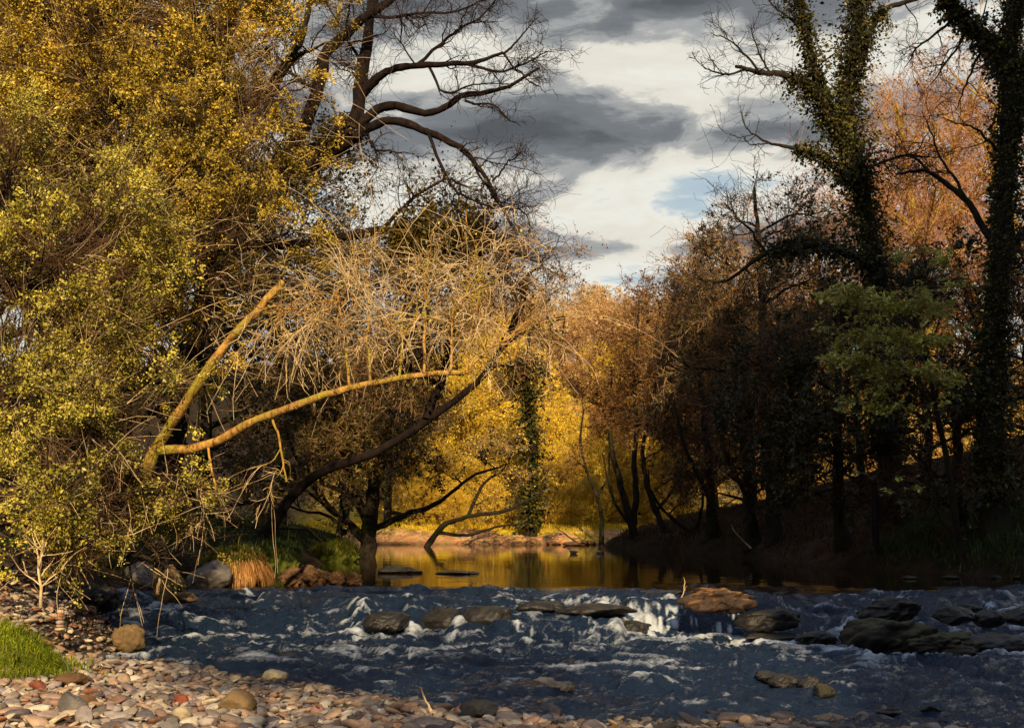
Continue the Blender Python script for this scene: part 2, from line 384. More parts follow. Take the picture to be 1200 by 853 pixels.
# foam round the stones is added by the rocks list below
ROCKS = []
def water_mat():
    m, nt, out = nt_new('river_water'); L = nt.links.new
    a = N(nt, 'Attribute', attribute_name='foam')
    tb = N(nt, 'Attribute', attribute_name='turb')
    g = N(nt, 'NewGeometry')
    mp = N(nt, 'Mapping'); mp.inputs['Scale'].default_value = (1, 2.0, 1); L(g.outputs['Position'], mp.inputs['Vector'])
    nz = N(nt, 'TexNoise', Scale=7.0, Detail=6.0, Roughness=0.65); L(mp.outputs[0], nz.inputs['Vector'])
    n2 = N(nt, 'TexNoise', Scale=24.0, Detail=8.0, Roughness=0.75); L(mp.outputs[0], n2.inputs['Vector'])
    wat = N(nt, 'BsdfPrincipled', Roughness=0.04, IOR=1.45)
    wat.inputs['Base Color'].default_value = (0.010, 0.012, 0.013, 1)
    L(mixc(nt, tb.outputs['Fac'], (0.022, 0.012, 0.004), (0.010, 0.022, 0.050)), wat.inputs['Base Color'])
    n4 = N(nt, 'TexNoise', Scale=20.0, Detail=4.0, Roughness=0.6); L(mp.outputs[0], n4.inputs['Vector'])
    L(math_n(nt, 'MULTIPLY_ADD', tb.outputs['Fac'], -0.42, 1.78), wat.inputs['IOR'])
    b = N(nt, 'Bump', Distance=0.12); L(math_n(nt, 'MULTIPLY_ADD', n4.outputs['Fac'], 0.4, nz.outputs['Fac']), b.inputs['Height'])
    L(math_n(nt, 'MULTIPLY_ADD', tb.outputs['Fac'], 0.62, 0.006), b.inputs['Strength'])
    L(b.outputs[0], wat.inputs['Normal'])
    fo = N(nt, 'BsdfPrincipled', Roughness=0.7)
    fo.inputs['Base Color'].default_value = (0.66, 0.72, 0.80, 1)
    b2 = N(nt, 'Bump', Strength=0.6, Distance=0.03); L(n2.outputs['Fac'], b2.inputs['Height']); L(b2.outputs[0], fo.inputs['Normal'])
    f = math_n(nt, 'SUBTRACT', math_n(nt, 'MULTIPLY', a.outputs['Fac'], 1.15), math_n(nt, 'MULTIPLY', math_n(nt, 'SUBTRACT', n2.outputs['Fac'], 0.28), 1.5))
    fr = ramp(nt, [(0.05, (0, 0, 0)), (0.8, (0.85,) * 3)], f)
    mx = N(nt, 'MixShader'); L(fr.outputs['Color'], mx.inputs[0]); L(wat.outputs[0], mx.inputs[1]); L(fo.outputs[0], mx.inputs[2])
    L(mx.outputs[0], out.inputs['Surface'])
    return m

# ------------------------------------------------------------------ rocks
def ico(sub):
    import bmesh
    bm = bmesh.new(); bmesh.ops.create_icosphere(bm, subdivisions=sub, radius=1)
    v = np.array([x.co[:] for x in bm.verts]); f = np.array([[x.index for x in p.verts] for p in bm.faces]); bm.free()
    return v, f
ICO = {k: ico(k) for k in (2, 3, 5)}
def n3(p, s, seed):
    return (fbm(p[:, 0] * s + seed, p[:, 1] * s + 1.7 * p[:, 2] * s, 3) + fbm(p[:, 1] * s + seed + 40, p[:, 2] * s - 1.3 * p[:, 0] * s, 3)) * 0.5
def stone(sub, r, planes=9, soft=0.25, rough=0.08, seed=0, sharp=8.0, zs=1.0):
    """a worn boulder: the unit ball cut by random planes, softened and roughened"""
    v, f = ICO[sub]
    nrm = norm(r.normal(size=(planes, 3))); d = r.uniform(0.55, 0.95, planes)
    k = v @ nrm.T
    lim = np.where(k > 0.05, d / np.maximum(k, 0.05), 9.0)
    rad = np.minimum(1.0, (np.sum(lim ** -sharp, 1) + 1.0) ** (-1 / sharp))
    rad = rad * (1 - soft) + soft * rad.mean()
    rad = rad * (1 + rough * n3(v * np.array([1, 1, zs]), 2.2, seed) + rough * 0.5 * n3(v * np.array([1, 1, zs]), 6.0, seed + 9))
    return v * rad[:, None], f

def rock(px, py, Y, w, d, hgt, mat, label, name='rock', cat='rock', group=None, seed=0, rz=0.0, planes=8, rough=0.16, sink=0.3, tilt=(0, 0)):
    """(px,py,Y) is the middle of the waterline / foot; w,d,hgt in metres"""
    r = np.random.default_rng(100 + seed)
    v, f = stone(5, r, planes + 4, 0.07, rough, seed * 3.1, 16.0, min(1.0, 1.6 * hgt / w))
    v = v / np.abs(v).max(0)
    v = v * np.array([w / 2, d / 2, hgt * (1 + sink) / 2])
    v[:, 2] += hgt * (1 - sink) / 2
    p = at(px, py, Y)
    mb = MB(); mb.add(v, f)
    o = mb.build(name, M[mat], loc=p); o.rotation_euler = (tilt[0], tilt[1], rz)
    tag(o, label, cat, group)
    ROCKS.append((p[0], p[1], w, d))
    return o
def YW(py, z): return None
def yat(py, z):
    """distance at which photo row py meets the level z"""
    v = (426.5 - py) / F
    return (z - CAMZ) / ((math.sin(PITCH) + math.cos(PITCH) * v) / (math.cos(PITCH) - math.sin(PITCH) * v))
def wrock(px, py, z, wpx, hpx, mat, label, dr=0.8, **k):
    Yd = yat(py, z); w = wpx / F * Yd
    return rock(px, py, Yd, w, w * dr, hpx / F * Yd, mat, label, **k)

G1 = 'dark rocks breaking the rapids'
# the ledge of the falls and its neighbours
wrock(815, 736, -0.44, 215, 26, 'rock_black', 'long black rock ledge with curtains of falling water over its front', 0.22, seed=1, planes=5, rough=0.12, name='rock_ledge', sink=0.2)
wrock(846, 718, -0.06, 108, 30, 'rock_rust', 'broad rock with rusty orange sunlit top above the falls', 0.5, seed=102, rough=0.3, planes=6, sink=0.05)
wrock(778, 699, -0.02, 70, 8, 'rock_black', 'low flat dark rock just upstream of the twig in the rapids', 0.6, seed=31)
wrock(905, 735, -0.30, 90, 22, 'rock_black', 'sloping dark rock at the right end of the falls', 0.6, seed=3)
wrock(742, 741, -0.44, 62, 17, 'rock_black', 'small black rock at the left foot of the falls', 0.7, seed=4)
wrock(572, 741, -0.42, 66, 31, 'rock_black', 'black domed rock with a veil of water on its right side', 0.8, seed=5, rough=0.1)
wrock(520, 737, -0.38, 52, 24, 'rock_black', 'dark rounded rock left of the black dome in the rapids', 0.8, seed=6, rough=0.1)
wrock(455, 737, -0.36, 58, 21, 'rock_black', 'leftmost dark rounded rock of the three mid rapids domes', 0.8, seed=7, rough=0.1)
wrock(700, 719, -0.12, 100, 13, 'rock_black', 'long flat dark slab under sliding water above the falls', 0.5, seed=8)
wrock(635, 716, -0.10, 62, 12, 'rock_black', 'short flat dark slab at the left end of the slab row', 0.5, seed=9)
wrock(1040, 764, -0.47, 118, 40, 'rock_moss', 'largest mossy dark boulder in the rapids on the right', 0.8, seed=10, rough=0.2)
wrock(1100, 768, -0.48, 92, 30, 'rock_moss', 'craggy brown boulder joined to the right of the mossy boulder', 0.8, seed=11, rough=0.25)
wrock(1172, 766, -0.48, 120, 24, 'rock_black', 'long low dark ledge at the right edge of the rapids', 0.45, seed=12)
wrock(1043, 728, -0.22, 76, 30, 'rock_black', 'dark boulder standing behind the largest mossy boulder', 0.8, seed=13, rough=0.2)
wrock(1118, 731, -0.25, 54, 21, 'rock_black', 'rounded black rock with white water on both sides, upper right', 0.8, seed=14, rough=0.1)
wrock(1158, 733, -0.27, 44, 19, 'rock_black', 'second rounded black rock from the right edge, upper rapids', 0.8, seed=15, rough=0.1)
wrock(1196, 732, -0.27, 44, 20, 'rock_black', 'rounded black rock cut by the right edge, upper rapids', 0.8, seed=16, rough=0.1)
wrock(1136, 716, -0.1, 30, 9, 'rock_black', 'small dark rock at the top of the right hand cascade', 0.8, seed=17)
wrock(955, 754, -0.47, 48, 15, 'rock_black', 'low dark rock between the falls and the mossy boulder', 0.6, seed=18)
wrock(905, 748, -0.46, 70, 7, 'rock_black', 'thin dark slab awash below the falls', 0.5, seed=19)
wrock(900, 797, LOW, 34, 12, 'rock_black', 'leftmost of four dark stones in the lower river', 0.8, seed=20)
wrock(922, 803, LOW, 44, 14, 'rock_black', 'widest of four dark stones in the lower river', 0.8, seed=21)
wrock(948, 806, LOW, 28, 14, 'rock_black', 'third from left of four dark stones in the lower river', 0.8, seed=22)
wrock(966, 814, LOW, 26, 13, 'rock_moss', 'nearest of four dark stones in the lower river', 0.8, seed=23)
wrock(752, 796, LOW, 26, 9, 'rock_black', 'single small dark stone in the lower river below the falls', 0.8, seed=24)
wrock(735, 783, LOW, 34, 7, 'rock_black', 'flat stone barely breaking the lower river', 0.8, seed=25)
wrock(658, 809, LOW, 38, 13, 'rock_gray', 'grey pointed stone at the edge of the lower river', 0.8, seed=26)
wrock(638, 802, LOW, 30, 9, 'rock_gray', 'pale flat stone behind the grey pointed stone', 0.8, seed=27)
# pool
wrock(470, 671, 0.0, 54, 8, 'rock_black', 'broad low black rock lying in the still pool', 0.6, seed=28)
wrock(538, 672, 0.0, 56, 4, 'rock_black', 'thin dark rock awash in the middle of the still pool', 0.5, seed=29)
# left bank
wrock(243, 688, 0.0, 56, 32, 'rock_gray', 'smooth grey slab leaning at the left bank', 0.9, seed=32, planes=6, rough=0.06, tilt=(0.1, 0.12))
wrock(196, 702, 0.0, 40, 40, 'rock_tan', 'tan boulder curving down into the water at the left bank', 0.9, seed=33, rough=0.12)
wrock(213, 706, -0.05, 36, 13, 'rock_tan', 'low tan rock at the foot of the tan boulder', 0.9, seed=34)
wrock(165, 690, 0.0, 42, 36, 'rock_gray', 'grey lichen covered boulder in the shade of the left bush', 0.9, seed=35)
wrock(120, 715, 0.0, 60, 30, 'rock_black', 'dark boulder in deep shade below the left bush', 0.9, seed=36)
for i, (px, w, hh, lab) in enumerate([(340, 36, 26, 'leftmost craggy brown block of the rock shelf by the pool'), (368, 40, 25, 'second craggy brown block of the rock shelf by the pool'),
        (395, 34, 20, 'third craggy brown block of the rock shelf by the pool'), (416, 26, 16, 'rightmost small brown block of the rock shelf by the pool')]):
    wrock(px, 686, 0.0, w, hh, 'rock_brown', lab, 0.9, seed=40 + i, rough=0.3, planes=12, group='brown rock shelf on the left bank')
# right bank stones
for i, (px, w) in enumerate([(1065, 18), (1115, 22), (1168, 14), (1192, 12)]):
    wrock(px, 678, 0.0, w, 4, 'rock_moss', ['leftmost low dim stone at the foot of the right grass bank', 'largest low dim stone at the foot of the right grass bank', 'small low dim stone right of the largest on the right bank', 'low dim stone at the right edge by the grass bank'][i], 0.9, seed=50 + i)
# river strip of far shingle stones
for i, (px, w) in enumerate([(672, 26), (690, 18), (648, 20), (620, 16), (606, 14)]):
    wrock(px, 638 if i else 639, 0.0, w, 4.5, 'rock_brown', ['widest dark stone on the far shore', 'far shore stone nearest the slim trees', 'second dark stone on the far shore', 'small stone in the middle of the far shore', 'leftmost small stone on the far shore'][i], 0.7, seed=60 + i)

for (rx, ry, w, d) in ROCKS:
    if ry > 23.5 or ry < 9: continue
    q = ((WX - rx) / (w * 0.62)) ** 2 + ((WY - ry + 0.18) / (d * 0.75)) ** 2
    ring = np.exp(-((q - 1.0) / 0.5) ** 2) * (0.35 + 0.65 * ss(18 - ry, 3, 0) if ry < 18 else 1)
    foam += 0.42 * ring * ss(fbm(wxn * 3, wyn * 4 + 5, 3), -0.3, 0.4) * turb
river = sheet_obj('river', WX, WY, WZ, water_mat())
tag(river, kind='structure')
for nm, arr in (('foam', np.clip(foam, 0, 1.3)), ('turb', turb)):
    t = river.data.attributes.new(nm, 'FLOAT', 'POINT'); t.data.foreach_set('value', arr.astype(np.float32).reshape(-1))

# ------------------------------------------------------------------ pebble beach
PEB = []
for k in range(10):
    r = np.random.default_rng(500 + k)
    v, f = stone(3, r, 13, 0.04, 0.10, 10 + k, 22.0)
    v = v / np.abs(v).max(0) * np.array([1, r.uniform(0.55, 0.9), r.uniform(0.22, 0.45)])
    mb = MB(); mb.add(v * 0.5, f)
    PEB.append(mb.mesh('pebble', [M['pebble']]))
v2 = []
for k in range(8):
    r = np.random.default_rng(700 + k)
    v, f2 = stone(2, r, 12, 0.04, 0.08, 30 + k, 22.0)
    v2.append(v / np.abs(v).max(0) * np.array([1, r.uniform(0.55, 0.9), r.uniform(0.22, 0.45)]) * 0.5)

r = np.random.default_rng(42)
NC = 300000
cx = r.uniform(-8.2, 9.0, NC); cy = r.uniform(7.6, 19.5, NC)
db = beach_edge(cx) - cy
vis = np.abs(cx) < 0.475 * cy + 0.7
keep = vis & (db > -1.8) & ((db > 0) | (r.random(NC) < 0.35 * np.exp(db * 1.1)))
keep &= ~(((cx + 6.15) / 1.0) ** 2 + ((cy - 12.6) / 0.8) ** 2 < 0.85)
cx, cy = cx[keep], cy[keep]
size = np.clip(np.exp(r.normal(math.log(0.064), 0.48, len(cx))), 0.03, 0.21)
order = np.argsort(-size); cx, cy, size = cx[order], cy[order], size[order]
# loose packing: a stone is dropped where a bigger one lies
cell = {}
px_, py_, ps_ = [], [], []
for x, y, s in zip(cx, cy, size):
    ci, cj = int(x / 0.45), int(y / 0.45); ok = True
    for i in (-1, 0, 1):
        for j in (-1, 0, 1):
            for (qx, qy, qs) in cell.get((ci + i, cj + j), ()):
                if (qx - x) ** 2 + (qy - y) ** 2 < (0.36 * (qs + s)) ** 2: ok = False; break
            if not ok: break
        if not ok: break
    if ok:
        cell.setdefault((ci, cj), []).append((x, y, s)); px_.append(x); py_.append(y); ps_.append(s)
px_, py_, ps_ = np.array(px_), np.array(py_), np.array(ps_)
pz_ = ground_z(px_, py_)
app = ps_ / py_
oo = np.argsort(-app)
NBIG = 215
zone = lambda x, y: ('sunlit upper' if x < -2.6 and y > 11.2 else 'near left' if x < -1.5 else 'near middle' if x < 1.6 else 'shaded right')
for k in oo[:NBIG]:
    me = PEB[r.integers(len(PEB))]
    o = bpy.data.objects.new('cobble', me); COL.objects.link(o)
    s = ps_[k]
    o.location = (px_[k], py_[k], pz_[k] + 0.11 * s)
    o.scale = (s * 1.1, s * 1.1, s * r.uniform(0.85, 1.2))
    o.rotation_euler = (r.normal(0, 0.3), r.normal(0, 0.3), r.uniform(0, 6.28))
    tag(o, 'worn cobble among the packed stones on the %s part of the beach' % zone(px_[k], py_[k]), 'stone', 'cobbles on the beach, %s part' % zone(px_[k], py_[k]))
rest = oo[NBIG:]
mb = MB()
for j in range(8):
    sel = rest[j::8]; n = len(sel)
    ang = r.uniform(0, 6.28, n); s = ps_[sel]
    ca, sa = np.cos(ang), np.sin(ang)
    V = v2[j][None] * (s * np.exp(r.normal(0, 0.1, n)))[:, None, None]
    tx, ty = r.normal(0, 0.25, n), r.normal(0, 0.25, n)
    x0, y0, z0 = V[..., 0], V[..., 1], V[..., 2]
    z1 = z0 + x0 * tx[:, None] + y0 * ty[:, None]
    Vx = x0 * ca[:, None] - y0 * sa[:, None] + px_[sel][:, None]
    Vy = x0 * sa[:, None] + y0 * ca[:, None] + py_[sel][:, None]
    Vz = z1 + (pz_[sel] + 0.09 * s)[:, None]
    nv = v2[j].shape[0]
    fc = (f2[None] + (np.arange(n) * nv)[:, None, None]).reshape(-1, 3)
    mb.add(np.stack([Vx, Vy, Vz], -1), fc, 0, np.repeat(r.random(n), len(f2)))
o = mb.build('pebbles', M['pebble'])
tag(o, 'small mixed pebbles packed between the cobbles of the beach', 'pebbles', kind='stuff')

def beach_stone(px, py, wpx, hpx, mat, label, name='cobble', seed=0, dr=0.75, rz=0.0, planes=8, rough=0.08, tilt=(0, 0), cat='stone', sink=0.25):
    Yd = 12.0
    for _ in range(8):
        x = (px - 600) / F * Yd; Yd = 0.5 * Yd + 0.5 * yat(py, gz(x, Yd) + 0.02)
    w = wpx / F * Yd
    return rock(px, py, Yd, w, w * dr, hpx / F * Yd, mat, label, name=name, cat=cat, seed=seed, planes=planes, rough=rough, tilt=tilt, rz=rz, sink=sink)
beach_stone(150, 762, 44, 30, 'rock_tan', 'brown boulder at the water edge right of the small cairns', 'boulder', 70, 0.8, rough=0.12)
beach_stone(338, 788, 52, 22, 'rock_black', 'dark wet stone at the water edge in the middle of the beach', 'boulder', 71, 0.8)
beach_stone(45, 808, 24, 12, 'pebble_red', 'red stone beside the bright green grass', seed=72, rough=0.03)
beach_stone(212, 824, 17, 10, 'pebble_red', 'bright red pebble in the middle of the cobbles', seed=73, rough=0.03)
beach_stone(277, 832, 46, 24, 'rock_tan', 'large angular tan stone lying tilted among the cobbles', seed=74, planes=6, rough=0.05, tilt=(0.3, 0.1))
beach_stone(84, 836, 36, 26, 'rock_gray', 'dark grey split stone at the lower left', seed=75, planes=6)
beach_stone(214, 842, 24, 14, 'pebble_pale', 'pale yellow stone near the bottom edge', seed=76, rough=0.03)
beach_stone(100, 826, 30, 15, 'rock_brown', 'brown rounded stone below the green grass', seed=77, rough=0.04)
beach_stone(320, 797, 34, 13, 'pebble_pale', 'pale flat stone beside the dark wet stone', seed=78, dr=0.9)
beach_stone(85, 802, 36, 15, 'rock_brown', 'flat brown stone to the right of the red stone', seed=79)
beach_stone(1085, 846, 42, 20, 'rock_gray', 'pointed pale grey stone at the lower right edge of the beach', 'boulder', 80)
beach_stone(470, 806, 30, 12, 'rock_black', 'dark stone with wet top at the beach edge', 'boulder', 81)
beach_stone(560, 842, 48, 24, 'rock_black', 'broad dark boulder at the bottom middle', 'boulder', 82)
beach_stone(745, 830, 38, 20, 'rock_gray', 'grey rounded stone at the water edge right of middle', 'boulder', 83)
beach_stone(1000, 838, 34, 14, 'rock_gray', 'grey stone at the water edge, lower right', 'boulder', 84)

M['pebble_dark'] = pebble_mat('dark_wet_stones', [(0, (0.07, 0.055, 0.05)), (0.3, (0.16, 0.12, 0.11)), (0.6, (0.05, 0.045, 0.045)), (0.85, (0.30, 0.24, 0.21)), (1, (0.11, 0.08, 0.07))])
r = np.random.default_rng(77); taken = []
DARK = [p.copy() for p in PEB]
for p in DARK: p.materials.clear(); p.materials.append(M['pebble_dark'])
for k in range(400):
    if len(taken) > 75: break
    y = 9.3 + 3.6 * r.random() ** 1.6; x = r.uniform(-1.0, 0.47 * y + 0.4)
    if beach_edge(x) - y < -1.6 - 0.3 * x * (x < 2) or any((x - a) ** 2 + (y - b) ** 2 < (0.42 * (s_ + c_)) ** 2 for a, b, s_ in taken for c_ in (0.25,)): continue
    s_ = float(np.clip(np.exp(r.normal(math.log(0.24), 0.35)), 0.12, 0.42)); taken.append((x, y, s_))
    o = bpy.data.objects.new('cobble', DARK[r.integers(len(DARK))]); COL.objects.link(o)
    gz_ = max(gz(x, y), LOW - 0.05)
    o.location = (x, y, gz_ + 0.08 * s_); o.scale = (s_, s_, s_ * 1.1); o.rotation_euler = (r.normal(0, 0.2), r.normal(0, 0.2), r.uniform(0, 6.28))
    tag(o, 'dark damp cobble in the shaded shallows along the bottom right', 'stone', 'dark cobbles in the shaded shallows')

r = np.random.default_rng(88); n = 900
lx, ly = r.uniform(-8, 5, n), r.uniform(8.5, 17, n); kk = (beach_edge(lx) - ly > 0.1); lx, ly = lx[kk], ly[kk]
litter = (lx, ly, ground_z(lx, ly) + 0.05)

# cairns: every stone of a stack is a thing
def cairn(px, py, n, w0, hpx, words, seed):
    r = np.random.default_rng(seed)
    Yd = 13.5
    for _ in range(8):
        x = (px - 600) / F * Yd; Yd = 0.5 * Yd + 0.5 * yat(py, gz(x, Yd) + 0.02)
    p = at(px, py, Yd); z = p[2]; tot = hpx / F * Yd
    hs = r.uniform(0.8, 1.2, n); hs = hs / hs.sum() * tot
    names = ['bottom'] + ['second', 'third', 'fourth', 'fifth', 'sixth', 'seventh', 'eighth'][:n - 2] + ['top']
    for k in range(n):
        w = (w0 / F * Yd) * (1 - 0.6 * k / n) * r.uniform(0.85, 1.1)
        v, f = stone(3, r, 7, 0.4, 0.05, seed + k)
        v = v / np.abs(v).max(0) * np.array([w / 2, w * 0.42, hs[k] * 0.56])
        mb = MB(); mb.add(v, f, 0, np.full(len(f), r.random()))
        o = mb.build('cairn_stone', M['pebble'], loc=(p[0] + r.normal(0, 0.006), p[1], z + hs[k] / 2)); z += hs[k]
        o.rotation_euler = (0, r.normal(0, 0.06), r.uniform(-0.4, 0.4))
        tag(o, '%s flat stone %sof the %s' % (names[k], 'from the ground ' if 0 < k < n - 1 else '', words), 'stone', 'balanced stones of the ' + words)
cairn(70, 739, 8, 13, 31, 'taller cairn at the left of the beach', 11)
cairn(84, 739, 6, 9, 20, 'shorter cairn beside the taller one', 12)

# ------------------------------------------------------------------ plants: branches, leaves
SUN_AZ = math.radians(173)      # direction to the sun: bearing from +Y towards +X
SUN_EL = math.radians(27)
sd = np.array([math.sin(SUN_AZ) * math.cos(SUN_EL), math.cos(SUN_AZ) * math.cos(SUN_EL), math.sin(SUN_EL)])
def clump(C, s, th, sd_):
    n = vn(C[:, 0] * s + sd_, C[:, 2] * s + 0.6 * C[:, 1] * s) + vn(C[:, 1] * s + 31 + sd_, C[:, 2] * s - 0.5 * C[:, 0] * s) + 0.6 * vn(C[:, 0] * 2.3 * s + 7, C[:, 2] * 2.3 * s + C[:, 1] * 1.9 * s)
    return n > th

def grow(S, D, Ln, r0, r1, K, wander, grav, g):
    n = len(S); pts = np.empty((n, K, 3)); pts[:, 0] = S
    d = norm(D); st = (Ln / (K - 1))[:, None]
    gv = np.array([0, 0, grav])
    for k in range(1, K):
        d = norm(d + g.normal(size=(n, 3)) * wander + gv)
        pts[:, k] = pts[:, k - 1] + d * st
    s = np.linspace(0, 1, K)[None]
    return pts, r0[:, None] * (1 - s) + r1 * s

def interp(P, idx, t):
    K = P.shape[1]; x = t * (K - 1); i = np.clip(np.floor(x).astype(int), 0, K - 2); f = (x - i)
    if P.ndim == 3:
        return P[idx, i] * (1 - f)[:, None] + P[idx, i + 1] * f[:, None], norm(P[idx, i + 1] - P[idx, i])
    return P[idx, i] * (1 - f) + P[idx, i + 1] * f

def spawn(P, R, n, g, t=(0.2, 1.0), ang=0.9, asd=0.25, L=1.0, lsd=0.3, K=6, rr=0.6, rmax=9, r1=0.002, wander=0.2, grav=0.0, bias=None, weights=None, flat=1.0):
    lens = np.linalg.norm(np.diff(P, axis=1), axis=2).sum(1) if weights is None else weights
    idx = g.choice(len(P), n, p=lens / lens.sum())
    tt = g.uniform(t[0], t[1], n)
    pos, tan = interp(P, idx, tt); rad = np.minimum(interp(R, idx, tt) * rr, rmax)
    q = g.normal(size=(n, 3)); q = norm(q - (q * tan).sum(1, keepdims=True) * tan)
    a = np.abs(g.normal(ang, asd, n))[:, None]
    d = tan * np.cos(a) + q * np.sin(a)
    if bias is not None: d = d + np.asarray(bias)
    d[:, 2] *= flat
    Ls = (L[idx] if isinstance(L, np.ndarray) else np.full(n, L)) * np.exp(g.normal(0, lsd, n)) * (1.15 - 0.45 * tt)
    return grow(pos, d, Ls, np.maximum(rad, r1 * 1.3), r1, K, wander, grav, g)

def tubes(mb, P, R, S, mi=0):
    n, K, _ = P.shape
    T = np.empty_like(P); T[:, 1:-1] = P[:, 2:] - P[:, :-2]; T[:, 0] = P[:, 1] - P[:, 0]; T[:, -1] = P[:, -1] - P[:, -2]
    T = norm(T)
    ref = np.tile(np.array([0.37, 0.61, 0.70]), (n, 1)); m = T[:, 0]
    bad = np.abs((ref * norm(P[:, -1] - P[:, 0])).sum(1)) > 0.9; ref[bad] = (0.8, -0.6, 0.05)
    U = norm(np.cross(T, ref[:, None, :])); W = np.cross(T, U)
    a = np.linspace(0, 2 * np.pi, S, endpoint=False)
    V = P[:, :, None, :] + R[:, :, None, None] * (U[:, :, None, :] * np.cos(a)[None, None, :, None] + W[:, :, None, :] * np.sin(a)[None, None, :, None])
    f = grid_faces(K, S, True)
    F_ = (f[None] + (np.arange(n) * K * S)[:, None, None]).reshape(-1, 4)
    mb.add(V, F_, mi)

def leaves(mb, C, size, g, mi=1, ssd=0.3, aspect=0.6, axis_=None, up=0.3, fold=0.25, face=1.1):
    n = len(C)
    a = norm(g.normal(size=(n, 3))) if axis_ is None else norm(axis_ + 0.6 * g.normal(size=(n, 3)))
    nn = g.normal(size=(n, 3)) * (1 if up < 2 else 0.5) + np.array([0, 0, up]) + sd * face * np.sign(g.normal(size=(n, 1)) + 0.9); nn = norm(nn - (nn * a).sum(1, keepdims=True) * a)
    b = np.cross(nn, a)
    s = (size * np.exp(g.normal(0, ssd, n)))[:, None]
    h = s * aspect * 0.5
    mid = C + a * s * 0.45 + nn * h * fold
    V = np.stack([C, mid + b * h, C + a * s, mid - b * h], 1)
    mb.add(V, np.arange(n * 4).reshape(-1, 4), mi, g.random(n))

def spline(pts, K=24, wob=0.0, g=None):
    pts = np.array(pts, float); n = len(pts)
    if n == 2: pts = np.array([pts[0], (pts[0] + pts[1]) / 2, pts[1]]); n = 3
    ext = np.vstack([2 * pts[0] - pts[1], pts, 2 * pts[-1] - pts[-2]])
    out = []
    for s in np.linspace(0, n - 1 - 1e-6, K):
        i = int(s); f = s - i; p0, p1, p2, p3 = ext[i:i + 4]
        out.append(0.5 * (2 * p1 + (p2 - p0) * f + (2 * p0 - 5 * p1 + 4 * p2 - p3) * f * f + (3 * p1 - p0 - 3 * p2 + p3) * f ** 3))
    out = np.array(out)
    if wob and g is not None:
        w = np.cumsum(g.normal(size=(K, 3)), 0); w -= np.linspace(0, 1, K)[:, None] * w[-1]
        out += w * wob
    return out

def knotted(R, g, amt=0.12):
    return R * (1 + amt * g.normal(size=R.shape))

